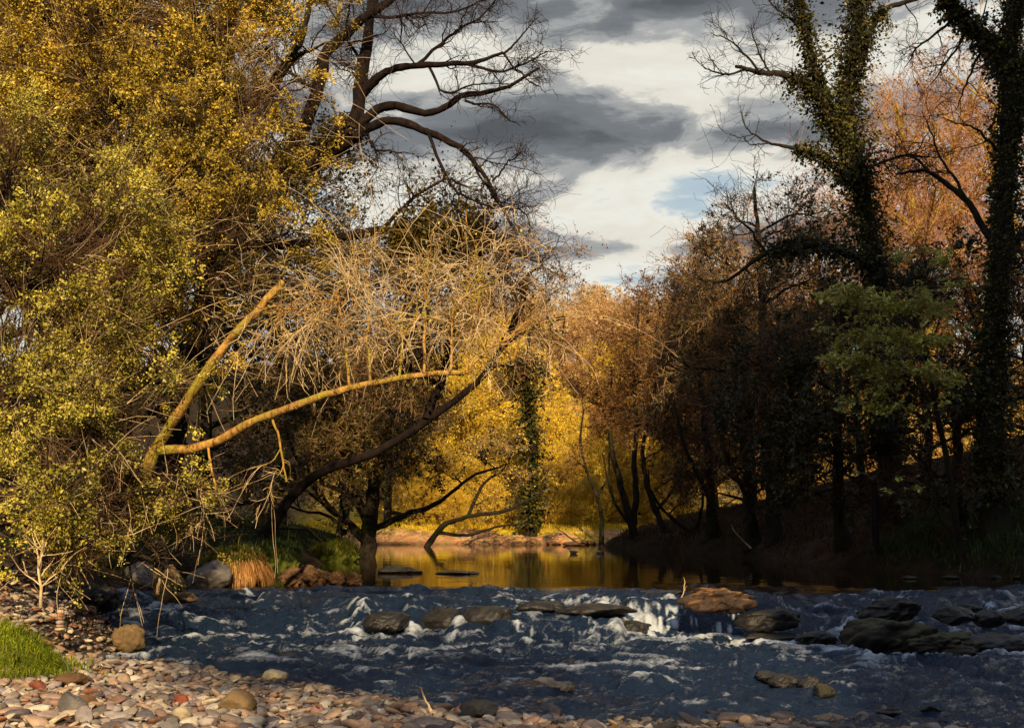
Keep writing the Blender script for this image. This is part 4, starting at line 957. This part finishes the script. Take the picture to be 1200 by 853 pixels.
# --- background trees ----------------------------------------------------------
def wild_tree(name, label, cat, loc, H, Wd, seed, bark, twig, leaf, nl=26, n2=900, n3=2200, leafn=9000, lsize=0.16, rtw=0.016, low=0.25, group=None, wander=0.2, face=1.1):
    g = np.random.default_rng(3000 + seed)
    root = empty(name, loc, label, cat, group)
    tr = spline([(0, 0, -0.3), (g.normal(0, 0.02) * H, g.normal(0, 0.02) * H, 0.35 * H), (g.normal(0, 0.03) * H, g.normal(0, 0.03) * H, 0.7 * H), (g.normal(0, 0.04) * H, 0, H * 0.97)], 20, 0.02, g)
    rr = np.linspace(0.022 * H, 0.004 * H, 20)
    mb = MB(); tubes(mb, tr[None], rr[None], 8); mb.build('trunk', M[bark], root)
    tt = np.linspace(low, 0.97, nl) + g.normal(0, 0.02, nl); tt = np.clip(tt, 0.05, 0.99)
    S, tan = interp(tr[None], np.zeros(nl, int), tt); r0 = interp(rr[None], np.zeros(nl, int), tt) * 0.55
    az = np.arange(nl) * 2.4 + g.normal(0, 0.4, nl); el = 0.25 + 0.7 * tt
    D = np.stack([np.cos(az) * np.cos(el), np.sin(az) * np.cos(el), np.sin(el)], 1)
    prof = np.sin(np.pi * np.clip((tt - low) / (1.08 - low) * 0.8 + 0.2, 0, 1)) ** 0.7
    P1, R1 = grow(S, D, Wd * 0.5 * prof * g.uniform(0.75, 1.15, nl) + 0.3, r0, 0.02, 10, 0.12, 0.03, g)
    br, cr, fo = MB(), MB(), MB()
    tubes(br, P1, R1, 5)
    L1 = np.linalg.norm(np.diff(P1, axis=1), axis=2).sum(1)
    P2, R2 = spawn(P1, R1, n2 // 4, g, (0.25, 1), 0.8, 0.25, L1 * 0.5, 0.25, 6, 0.5, 0.05, 0.01, wander, 0.01)
    tubes(br, P2, R2, 4)
    L2 = np.linalg.norm(np.diff(P2, axis=1), axis=2).sum(1)
    P3, R3 = spawn(P2, R2, n2, g, (0.15, 1), 0.8, 0.3, L2 * 0.5, 0.25, 5, 0.5, rtw, rtw * 0.5, wander, 0.0)
    tubes(cr, P3, np.maximum(R3, rtw * 0.6), 3)
    L3 = np.linalg.norm(np.diff(P3, axis=1), axis=2).sum(1)
    P4, R4 = spawn(P3, R3, n3, g, (0.15, 1), 0.8, 0.3, L3 * 0.55, 0.25, 4, 0.6, rtw * 0.7, rtw * 0.4, wander, 0.0)
    tubes(cr, P4, np.maximum(R4, rtw * 0.45), 3)
    if leafn:
        ii = g.integers(0, len(P4), leafn); C, tn = interp(P4, ii, g.uniform(0, 1, leafn))
        leaves(fo, C + g.normal(size=C.shape) * lsize * 0.8, lsize, g, 0, 0.35, 0.6, tn, 0.3, 0.25, face)
    br.build('branches', M[bark], root); co = cr.build('crown', M[twig], root, smooth=False); fo.build('foliage', M[leaf], co, smooth=False)
    return root

# pink and orange sunlit trees behind the right bank
G = 'sunlit pinkish trees behind the right bank'
specs = [(1085, 60, 1.0, 0.0, 'pinkish bare tree glowing between the two ivy trees'), (1150, 66, 1.12, 2.0, 'taller pinkish bare tree glowing behind the right edge ivy tree'), (1030, 64, 0.92, 4.0, 'pinkish bare tree behind the left ivy tree'),
         (1215, 60, 1.05, 1.0, 'pinkish bare tree at the far right edge'), (960, 66, 0.82, 3.0, 'reddish bare tree behind the olive evergreen'), (890, 70, 0.72, 5.0, 'small pinkish bare tree at the left end of the pink row'), (1110, 78, 1.1, 0.7, 'hindmost pinkish tree between the ivy trees')]
pk = None
for i, (px, Yd, s, rz, lab) in enumerate(specs):
    f = foot(px, Yd)
    if pk is None: pk = wild_tree('birch_tree', lab, 'tree', f, 22, 12, 1, 'bark_tan', 'twig_pink', 'leaf_pink', 34, 1300, 3000, 3600, 0.12, 0.016, 0.12, G)
    else: copy_tree(pk, f, rz, s, lab, G)
# orange trees right of the gap
G = 'orange brown trees right of the far gap'
specs = [(715, 66, 0.5, 0.3, 'orange tree nearest the pale gap'), (750, 70, 0.72, 1.8, 'rusty tree behind the slim waterside trees'), (795, 62, 0.85, 2.9, 'rusty tree leaning over the right of the slim trees'), (835, 64, 1.1, 4.1, 'tall rusty brown tree behind the dark thicket'), (880, 58, 1.0, 5.2, 'rusty tree hidden deep behind the dark thicket'), (790, 84, 0.72, 0.9, 'orange crown rising above the slim waterside trees')]
rk = None
for i, (px, Yd, s, rz, lab) in enumerate(specs):
    f = foot(px, Yd)
    if rk is None:
        rk = wild_tree('rusty_tree', lab, 'tree', f, 13, 9, 2, 'bark_dark', 'twig_rust', 'leaf_amber', 28, 1100, 2800, 7000, 0.13, 0.016, 0.12, G); rk.scale = (s, s, s)
    else: copy_tree(rk, f, rz, s, lab, G)
# yellow thicket on the far bank
G = 'glowing yellow trees on the far bank'
yl = None
g = np.random.default_rng(77)
labs = ['leftmost', 'second', 'third', 'fourth', 'fifth', 'sixth', 'seventh', 'eighth', 'ninth', 'tenth']
for i, (px, Yd, s) in enumerate([(455, 66, 0.85), (500, 70, 1.0), (545, 66, 0.8), (585, 72, 1.05), (618, 70, 0.6), (664, 76, 0.42), (702, 80, 0.5), (735, 72, 0.7), (596, 84, 1.0), (735, 92, 0.8)]):
    f = foot(px, Yd); lab = 'glowing yellow leafy tree on the far bank, %s' % (labs[i] + ' from the left' if 0 < i < 8 else 'leftmost of the row' if i == 0 else 'behind the row, left' if i == 8 else 'behind the row, right')
    if yl is None:
        yl = wild_tree('yellow_tree', lab, 'tree', f, 9.5, 8.5, 3, 'bark_tan', 'twig_gold', 'leaf_yellow', 34, 900, 2000, 17000, 0.16, 0.014, 0.06, G, face=2.4); yl.scale = (s, s, s)
    else: copy_tree(yl, f, g.uniform(0, 6.28), s, lab, G)
G = 'low yellow bushes along the far bank'
for i, (px, Yd, s) in enumerate([(470, 62, 0.36), (515, 61, 0.42), (560, 62.5, 0.34), (600, 63, 0.45), (648, 64, 0.40), (680, 65, 0.5), (712, 63, 0.42), (752, 62, 0.45), (790, 61, 0.4), (625, 70, 0.6), (665, 72, 0.6), (495, 59.5, 0.22), (535, 59, 0.2), (578, 59.5, 0.24), (615, 60, 0.2), (640, 60.5, 0.26), (668, 60, 0.22), (695, 60, 0.26)]):
    copy_tree(yl, foot(px, Yd), g.uniform(0, 6.28), s, 'low yellow bush at the foot of the far bank trees', G).name = 'yellow_bush'
# pale trees on the far hill
G = 'pale trees on the far hillside'
fh = None
k = 0
for row, (Yd, n) in enumerate([(112, 7), (135, 8), (160, 9)]):
    for j in range(n):
        px = 560 + (840 - 560) * (j + 0.5 * (row % 2) + g.uniform(-0.2, 0.2)) / (n - 1); s = g.uniform(0.6, 0.9)
        f = foot(px, Yd + g.uniform(-6, 6)); lab = ['pale amber tree low on the far hillside', 'pale golden tree halfway up the far hillside', 'pale hazy tree along the top of the far hillside'][row]
        gr = G + [', lower row', ', middle row', ', top row'][row]
        if fh is None: fh = wild_tree('hillside_tree', lab, 'tree', f, 12, 9, 4, 'bark_tan', 'twig_pink', 'leaf_pale', 28, 900, 2000, 9000, 0.22, 0.02, 0.1, gr, face=2.0)
        else: copy_tree(fh, f, g.uniform(0, 6.28), s, lab, gr)
# dark ivy poplar on the hill
wild_tree('evergreen_tree', 'small dark green evergreen standing among the pale hillside trees', 'tree', foot(728, 120), 9.5, 3.2, 5, 'bark_dark', 'twig_dark', 'leaf_ivy_lit', 26, 500, 1000, 7000, 0.22, 0.02, 0.06)
# dark backing trees on the left, shade put into their leaf colour
G = 'shaded trees deep behind the left bank'
bk = None
for i, (px, Yd, s, lab) in enumerate([(40, 32, 1.0, 'shaded tree behind the left edge evergreen'), (150, 36, 1.1, 'shaded tree behind the golden leaved tree'), (250, 40, 1.0, 'shaded tree behind the leaning tan limbs'), (330, 46, 1.0, 'shaded tree behind the oak trunk'), (400, 52, 0.95, 'shaded tree behind the spreading pool tree'), (455, 60, 0.8, 'shaded tree at the far left corner of the pool'), (-40, 26, 1.0, 'shaded tree cut by the left edge')]):
    f = foot(px, Yd)
    if bk is None: bk = wild_tree('ash_tree', lab, 'tree', f, 14, 10, 6, 'bark_dark', 'twig_dark', 'leaf_dark', 30, 1200, 2400, 12000, 0.13, 0.013, 0.1, G)
    else: copy_tree(bk, f, i * 1.3, s, lab, G)
# dark backing trees on the right
G = 'dark trees deep behind the right bank'
bk = None
for i, (px, Yd, s, lab) in enumerate([(940, 48, 0.62, 'dark tree deep behind the olive evergreen'), (1010, 44, 0.62, 'dark tree deep behind the left ivy tree'), (1080, 42, 0.6, 'dark tree deep between the ivy trees'), (1150, 40, 0.55, 'dark tree deep behind the right ivy tree'), (1220, 38, 0.6, 'dark tree deep at the right edge'), (880, 50, 0.6, 'dark tree deep behind the twiggy thicket')]):
    f = foot(px, Yd)
    if bk is None: bk = wild_tree('beech_tree', lab, 'tree', f, 14, 11, 7, 'bark_dark', 'twig_rust', 'leaf_brown', 30, 1100, 2400, 6000, 0.12, 0.015, 0.04, G); bk.scale = (s, s, s)
    else: copy_tree(bk, f, i * 1.7, s, lab, G)

G = 'bare trees on the bank behind the viewer'  # out of view, added to dapple the sunlight on the beach
bt = None
for i, (x, y, s_, lab) in enumerate([(0.2, -9, 0.55, 'bare tree on the bank behind the viewer, to the left'), (2.8, -9, 0.6, 'bare tree on the bank behind the viewer, straight behind')]):
    f = np.array([x, y, gz(x, y) - 0.1])
    if bt is None: bt = wild_tree('ash_tree', lab, 'tree', f, 9, 7, 8, 'bark_dark', 'twig_dark', 'leaf_dark', 26, 500, 900, 3500, 0.14, 0.013, 0.1, G); bt.scale = (s_, s_, s_)
    else: copy_tree(bt, f, i * 1.9, s_, lab, G)

# bare stem by the pebbles, twig in the rapids
def stick(name, label, pts, r0, r1, mat, seed, cat='stick', side=6, L=0.2):
    g = np.random.default_rng(seed)
    p = spline(pts, 16, 0.004, g); R = np.linspace(r0, r1, 16)
    mb = MB(); tubes(mb, p[None], R[None], 6)
    if side:
        P1, R1 = spawn(p[None], R[None], side, g, (0.3, 1), 0.7, 0.2, L, 0.3, 6, 0.6, 9, r1 * 0.6, 0.15, 0.0); tubes(mb, P1, R1, 4)
    o = mb.build(name, M[mat], origin=p[0], loc=p[0]); tag(o, label, cat)
Yt = yat(705, -0.02)
stick('twig', 'thin curved twig standing in the rapids by the rusty rock', A((795, 706, Yt), (801, 696, Yt), (803, 684, Yt), (801, 676, Yt)), 0.012, 0.005, 'twig_tan', 1, side=3, L=0.1)
stick('driftwood_branch', 'thin bare branch lying in the water by the dark right bank', A((880, 642, 36), (866, 628, 36), (858, 618, 36)), 0.03, 0.012, 'twig_tan', 2, side=2, L=0.3)
stick('sapling', 'pale bare sapling stem growing beside the grey slab', A((184, 696, 18.0), (188, 672, 18.0), (193, 650, 17.9), (190, 630, 17.9)), 0.03, 0.012, 'twig_tan', 3, side=10, L=0.5)
stick('sapling', 'pale twisted sapling above the small cairns', A((48, 712, 14.2), (48, 690, 14.2), (45, 665, 14.2), (52, 640, 14.2)), 0.022, 0.01, 'twig_tan', 4, side=14, L=0.55)
stick('trunk_post', 'short mossy tree stump standing in the gloom of the right bank', A((1026, 640, 31), (1026, 615, 31), (1025, 590, 31), (1024, 565, 31)), 0.1, 0.08, 'bark_oak', 5, 'stump', 0)
stick('driftwood_branch', 'pale stick lying on the pebbles near the bottom', A((505, 833, 11.2), (500, 822, 11.3), (494, 806, 11.5)), 0.015, 0.008, 'twig_tan', 6, side=0)

# ------------------------------------------------------------------ grass
def blades(mb, P, hgt, g, lean=0.4, wid=0.008, droop=0.5, dirs=None, mi=0):
    n = len(P)
    az = g.uniform(0, 6.28, n)
    d = np.stack([np.cos(az), np.sin(az), np.zeros(n)], 1) if dirs is None else norm(dirs + g.normal(size=(n, 3)) * 0.3)
    h = (hgt * np.exp(g.normal(0, 0.3, n)))[:, None]; ln = np.abs(g.normal(lean, 0.2, n))[:, None]
    up = np.array([0, 0, 1.0])
    side = norm(np.cross(d, up) + 1e-6) * (wid * np.exp(g.normal(0, 0.2, n)))[:, None]
    p1 = P + up * h * 0.55 + d * h * ln * 0.35
    p2 = P + up * h * (1 - droop * ln) + d * h * ln
    V = np.stack([P - side, P + side, p1 + side * 0.7, p1 - side * 0.7, p2], 1)
    rn = g.random(n); o = (np.arange(n) * 5)[:, None]
    mb.add(V, o + np.array([[0, 1, 2, 3]]), mi, rn)
    t = o + np.array([[3, 2, 4]]); k = mb.n - n * 5
    mb.t.append((t + k).astype(np.int32)); mb.tm.append(np.full(n, mi, np.int32)); mb.tr.append(rn.astype(np.float32))
def patch(x0, x1, y0, y1, n, g, fn):
    x = g.uniform(x0, x1, n); y = g.uniform(y0, y1, n); k = fn(x, y) > g.random(n)
    x, y = x[k], y[k]; return np.stack([x, y, ground_z(x, y) - 0.01], 1)
g = np.random.default_rng(9)
# bright mound at the lower left: a lump of turf with its blades
c0 = at(8, 795, 12.6); cz = gz(c0[0], c0[1])
v, f = stone(5, np.random.default_rng(5), 5, 0.6, 0.12, 3)
v = v * np.array([1.0, 0.85, 0.62]); 
mb = MB(); mb.add(v, f)
turf = bark_mat('turf', (0.05, 0.07, 0.01), (0.14, 0.16, 0.02), None, 5.0, 0.5)
root = empty('grass_mound', (c0[0] - 0.35, c0[1], cz - 0.08), 'bright lime green grass mound at the left edge of the pebbles', 'grass mound')
mb.build('turf', turf, root)
sel = g.choice(len(v), 26000); Q = v[sel] + g.normal(size=(26000, 3)) * 0.03; Q = Q[Q[:, 2] > -0.05]
mb = MB(); blades(mb, Q, 0.075, g, 0.8, 0.005, 0.8, dirs=Q * np.array([1, 1, 0])); 
th = g.uniform(0, 6.28, 3500); rr_ = 0.85 + np.abs(g.normal(0, 0.22, 3500))
Q2 = np.stack([rr_ * np.cos(th), rr_ * np.sin(th) * 0.85, np.zeros(3500)], 1); kk = fbm(Q2[:, 0] * 3, Q2[:, 1] * 3, 3) > 0.0; Q2 = Q2[kk]
Q2[:, 2] = ground_z(Q2[:, 0] + root.location.x, Q2[:, 1] + root.location.y) - root.location.z + 0.02
blades(mb, Q2, 0.13, g, 0.8, 0.005, 0.8)
o = mb.build('grass_blades', M['grass_lime'], root, smooth=False); o['kind'] = 'stuff'
# tufted mounds of the left bank
def mound(name, label, px, py, Y, w, hgt, mat, hang, seed, n=5000, bl=0.3, mat2='grass_dry'):
    g = np.random.default_rng(seed)
    v, f = stone(5, g, 5, 0.6, 0.15, seed)
    v = v * np.array([w / 2, w / 2.6, hgt])
    p = at(px, py, Y)
    root = empty(name, p, label, 'grass tussock')
    mb = MB(); mb.add(v, f); mb.build('turf', turf, root)
    s = g.choice(len(v), n); Q = v[s]; keep = Q[:, 2] > 0.05 * hgt; Q = Q[keep]
    mb = MB(); blades(mb, Q, bl, g, 0.7, 0.011, 0.9, dirs=Q * np.array([1, 1, 0])); mb.build('grass_blades', M[mat], root, smooth=False)['kind'] = 'stuff'
    if hang:
        s = g.choice(len(v), n); Q = v[s]; Q = Q[(Q[:, 1] < 0.1) & (Q[:, 2] > 0.0) & (Q[:, 0] > -0.25 * w)]
        mb = MB(); m = len(Q)
        d = Q * np.array([0.5, 0.5, 0]); d = norm(d)
        side = np.cross(d, np.array([0, 0, 1.0])) * 0.011
        p1 = Q + d * 0.16 + np.array([0, 0, 0.05]); L_ = (hgt * g.uniform(0.5, 1.0, m))[:, None] * np.array([0, 0, -1.0])
        p2 = p1 + d * 0.10 + L_ * 0.5; p3 = p2 + d * 0.02 + L_ * 0.4 + g.normal(size=(m, 3)) * 0.02
        V = np.stack([Q - side, Q + side, p1 + side, p1 - side, p2 + side * 0.8, p2 - side * 0.8, p3 + side * 0.3, p3 - side * 0.3], 1)
        fc = (np.arange(m) * 8)[:, None, None] + np.array([[0, 1, 2, 3], [3, 2, 4, 5], [5, 4, 6, 7]])[None]
        mb.add(V, fc.reshape(-1, 4), 0, np.repeat(g.random(m), 3)); mb.build('hanging_grass', M[mat2], root, smooth=False)['kind'] = 'stuff'
    return root
mound('grass_tussock', 'green tussock with dry orange blades hanging to the water', 272, 672, 25.0, 1.6, 0.5, 'grass_mid', True, 21, 7000, 0.22)
mound('grass_tussock', 'rounded green tussock at the left corner of the pool', 392, 652, 36.5, 1.7, 0.5, 'grass_mid', False, 22, 5000, 0.22)
mound('grass_tussock', 'shaded green tussock between the bank and the dry tussock', 325, 660, 29.5, 1.4, 0.5, 'grass_dark', False, 23, 4000, 0.22)
# right bank grass and far lawn, left bank undergrowth
mb = MB()
P = patch(9, 24, 24, 36, 52000, g, lambda x, y: ss(x - bank_right(y), 0.1, 0.7) * (1 - ss(x - bank_right(y), 4, 8)) * (1 - ss(x, 8.5, 9) * (1 - ss(x, 11.2, 12)) * ss(y, 32, 33)))
blades(mb, P, 0.26, g, 0.6, 0.012, 0.8)
tag(mb.build('bank_grass', M['grass_dark'], smooth=False), 'dark rough grass on the right bank', 'grass', kind='stuff')
mb = MB()
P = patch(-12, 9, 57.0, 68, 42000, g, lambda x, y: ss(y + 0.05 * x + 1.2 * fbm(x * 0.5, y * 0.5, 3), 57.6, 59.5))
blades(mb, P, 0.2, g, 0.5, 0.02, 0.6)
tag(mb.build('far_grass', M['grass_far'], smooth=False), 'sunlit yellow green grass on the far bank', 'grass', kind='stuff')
mb = MB()
P = patch(-16, -5, 17.5, 50, 30000, g, lambda x, y: ss(bank_left(y) - x, 0.3, 0.9) * (1 - ss(bank_left(y) - x, 3, 6)) * 0.8)
blades(mb, P, 0.22, g, 0.7, 0.011, 0.8)
tag(mb.build('bank_grass', M['grass_dark'], smooth=False), 'rough grass and weeds on the left bank', 'grass', kind='stuff')

mb = MB()
P = patch(3, 16, 30, 58, 40000, g, lambda x, y: ss(x - bank_right(y), 0.1, 0.8) * (1 - ss(x - bank_right(y), 5, 8)) * ss(fbm(x * 0.8, y * 0.8, 3), -0.4, 0.3))
blades(mb, P, 0.25, g, 0.9, 0.014, 0.9)
tag(mb.build('dead_bracken', M['grass_brown'], smooth=False), 'dead brown bracken under the trees of the right bank', 'undergrowth', kind='stuff')

mb = MB(); leaves(mb, np.stack(litter, 1), 0.045, g, 0, 0.3, 0.7, None, 2.5, face=0.0)
tag(mb.build('fallen_leaves', M['leaf_rust'], smooth=False), 'fallen brown leaves scattered over the pebbles', 'leaves', kind='stuff')

# ------------------------------------------------------------------ ducks
def duck(px, py, rz, label):
    Yd = yat(py, 0.0); p = at(px, py, Yd)
    prof = [(-0.20, 0.05, 0.004, 0.004), (-0.16, 0.055, 0.045, 0.03), (-0.08, 0.055, 0.085, 0.065), (0.02, 0.05, 0.095, 0.075), (0.10, 0.055, 0.075, 0.07), (0.145, 0.09, 0.045, 0.05), (0.155, 0.14, 0.032, 0.034),
            (0.165, 0.18, 0.036, 0.036), (0.19, 0.20, 0.036, 0.034), (0.22, 0.195, 0.022, 0.02), (0.235, 0.19, 0.006, 0.006)]
    S = 12; a = np.linspace(0, 2 * np.pi, S, endpoint=False); V = []
    for (x, z, ry, rz_) in prof: V.append(np.stack([np.full(S, x), ry * np.cos(a), z + rz_ * np.sin(a)], 1))
    root = empty('duck', p, label, 'duck', None, rz)
    mb = MB(); mb.add(np.array(V), grid_faces(len(prof), S, True)); mb.build('body', M['rock_black'], root)
    bp = [(0.225, 0.192, 0.014, 0.010), (0.25, 0.186, 0.016, 0.006), (0.275, 0.183, 0.012, 0.003)]
    mb = MB(); mb.add(np.array([np.stack([np.full(S, x), ry * np.cos(a), z + q * np.sin(a)], 1) for (x, z, ry, q) in bp]), grid_faces(3, S, True)); mb.build('beak', M['rock_tan'], root)
    for s in (-1, 1):
        v, f = ICO[3]; mb = MB(); mb.add(v * np.array([0.12, 0.02, 0.045]) + np.array([-0.04, s * 0.085, 0.085]), f); mb.build('wing', M['rock_black'], root)
duck(672, 648.5, 2.8, 'dark duck swimming on the golden pool, left of the pair')
duck(703, 648.5, 0.4, 'dark duck swimming on the golden pool, right of the pair')

# ------------------------------------------------------------------ light
import mathutils
sl = bpy.data.lights.new('sun', 'SUN'); sl.energy = 5.0; sl.angle = math.radians(0.5); sl.color = (1.0, 0.76, 0.43)
so = bpy.data.objects.new('sun', sl); COL.objects.link(so)
so.rotation_euler = mathutils.Vector(sd).to_track_quat('Z', 'Y').to_euler()

w = bpy.data.worlds.new('World'); sc.world = w; w.use_nodes = True
nt = w.node_tree; nt.nodes.clear(); L = nt.links.new
out = nt.nodes.new('ShaderNodeOutputWorld'); bg = N(nt, 'Background', Strength=0.1); L(bg.outputs[0], out.inputs['Surface'])
sky = nt.nodes.new('ShaderNodeTexSky'); sky.sky_type = 'NISHITA'; sky.sun_disc = False
sky.sun_elevation = SUN_EL; sky.sun_rotation = SUN_AZ
tc = N(nt, 'TexCoord'); sp = N(nt, 'SeparateXYZ'); L(tc.outputs['Generated'], sp.inputs[0])
el = math_n(nt, 'DEGREES' if False else 'ARCSINE', sp.outputs['Z'])
az = math_n(nt, 'ARCTAN2', sp.outputs['X'], sp.outputs['Y'])
cv = nt.nodes.new('ShaderNodeCombineXYZ')
L(math_n(nt, 'MULTIPLY', az, 2.7), cv.inputs[0]); L(math_n(nt, 'MULTIPLY', math_n(nt, 'POWER', math_n(nt, 'MAXIMUM', el, 0.0), 0.75), 8.0), cv.inputs[1])
cv.inputs[2].default_value = 3.7
wn = N(nt, 'TexNoise', Scale=1.6, Detail=4.0); L(cv.outputs[0], wn.inputs['Vector'])
wv = nt.nodes.new('ShaderNodeVectorMath'); wv.operation = 'MULTIPLY_ADD'
L(wn.outputs['Color'], wv.inputs[0]); wv.inputs[1].default_value = (0.5, 0.35, 0); L(cv.outputs[0], wv.inputs[2])
cn = N(nt, 'TexNoise', Scale=1.9, Detail=12.0, Roughness=0.6); L(wv.outputs[0], cn.inputs['Vector'])
# clouds thicken and thin with height above the horizon (radians)
band = ramp(nt, [(0.0, (0.36,) * 3), (0.208, (0.33,) * 3), (0.224, (0.40,) * 3), (0.237, (0.53,) * 3), (0.25, (0.48,) * 3), (0.266, (0.38,) * 3), (0.30, (0.35,) * 3), (0.318, (0.44,) * 3), (0.336, (0.60,) * 3), (0.36, (0.57,) * 3), (0.385, (0.47,) * 3), (0.41, (0.42,) * 3), (0.45, (0.54,) * 3), (0.6, (0.62,) * 3), (1.0, (0.58,) * 3)], el)
dens = math_n(nt, 'ADD', math_n(nt, 'MULTIPLY', cn.outputs['Fac'], 1.05), math_n(nt, 'MULTIPLY', math_n(nt, 'SUBTRACT', band.outputs['Color'], 0.46), 1.15))
cc = ramp(nt, [(0.32, (5.2, 6.2, 6.6)), (0.40, (8.4, 8.3, 7.5)), (0.50, (7.9, 7.6, 6.7)), (0.58, (3.9, 4.0, 4.0)), (0.66, (1.9, 2.05, 2.2)), (0.80, (1.0, 1.1, 1.22)), (1.0, (0.7, 0.78, 0.88))], dens)
cc.color_ramp.interpolation = 'EASE'
clear = ramp(nt, [(0.28, (0.5,) * 3), (0.40, (0, 0, 0))], dens)
skc = mixc(nt, math_n(nt, 'MULTIPLY', clear.outputs['Color'], 0.6), cc.outputs['Color'], sky.outputs['Color'])
# heavier blue grey cloud overhead
ov = ramp(nt, [(0.50, (0, 0, 0)), (0.8, (1, 1, 1))], el)
skc = mixc(nt, ov.outputs['Color'], skc, mixc(nt, 0.25, (3.6, 4.3, 5.7), sky.outputs['Color']))
L(skc, bg.inputs['Color'])

# ------------------------------------------------------------------ camera
cd = bpy.data.cameras.new('camera'); cam = bpy.data.objects.new('camera', cd); COL.objects.link(cam)
cd.sensor_width = 36; cd.lens = 36 * F / 1200; cd.clip_end = 3000; cd.clip_start = 0.1
cam.location = (0, 0, CAMZ); cam.rotation_euler = (math.pi / 2 + PITCH, 0, 0)
sc.camera = cam
sc.view_settings.view_transform = 'Standard'; sc.view_settings.look = 'None'; sc.view_settings.exposure = 0; sc.view_settings.gamma = 1
cy = sc.cycles
cy.max_bounces = 5; cy.diffuse_bounces = 2; cy.glossy_bounces = 3; cy.transmission_bounces = 3; cy.transparent_max_bounces = 4
cy.caustics_reflective = False; cy.caustics_refractive = False
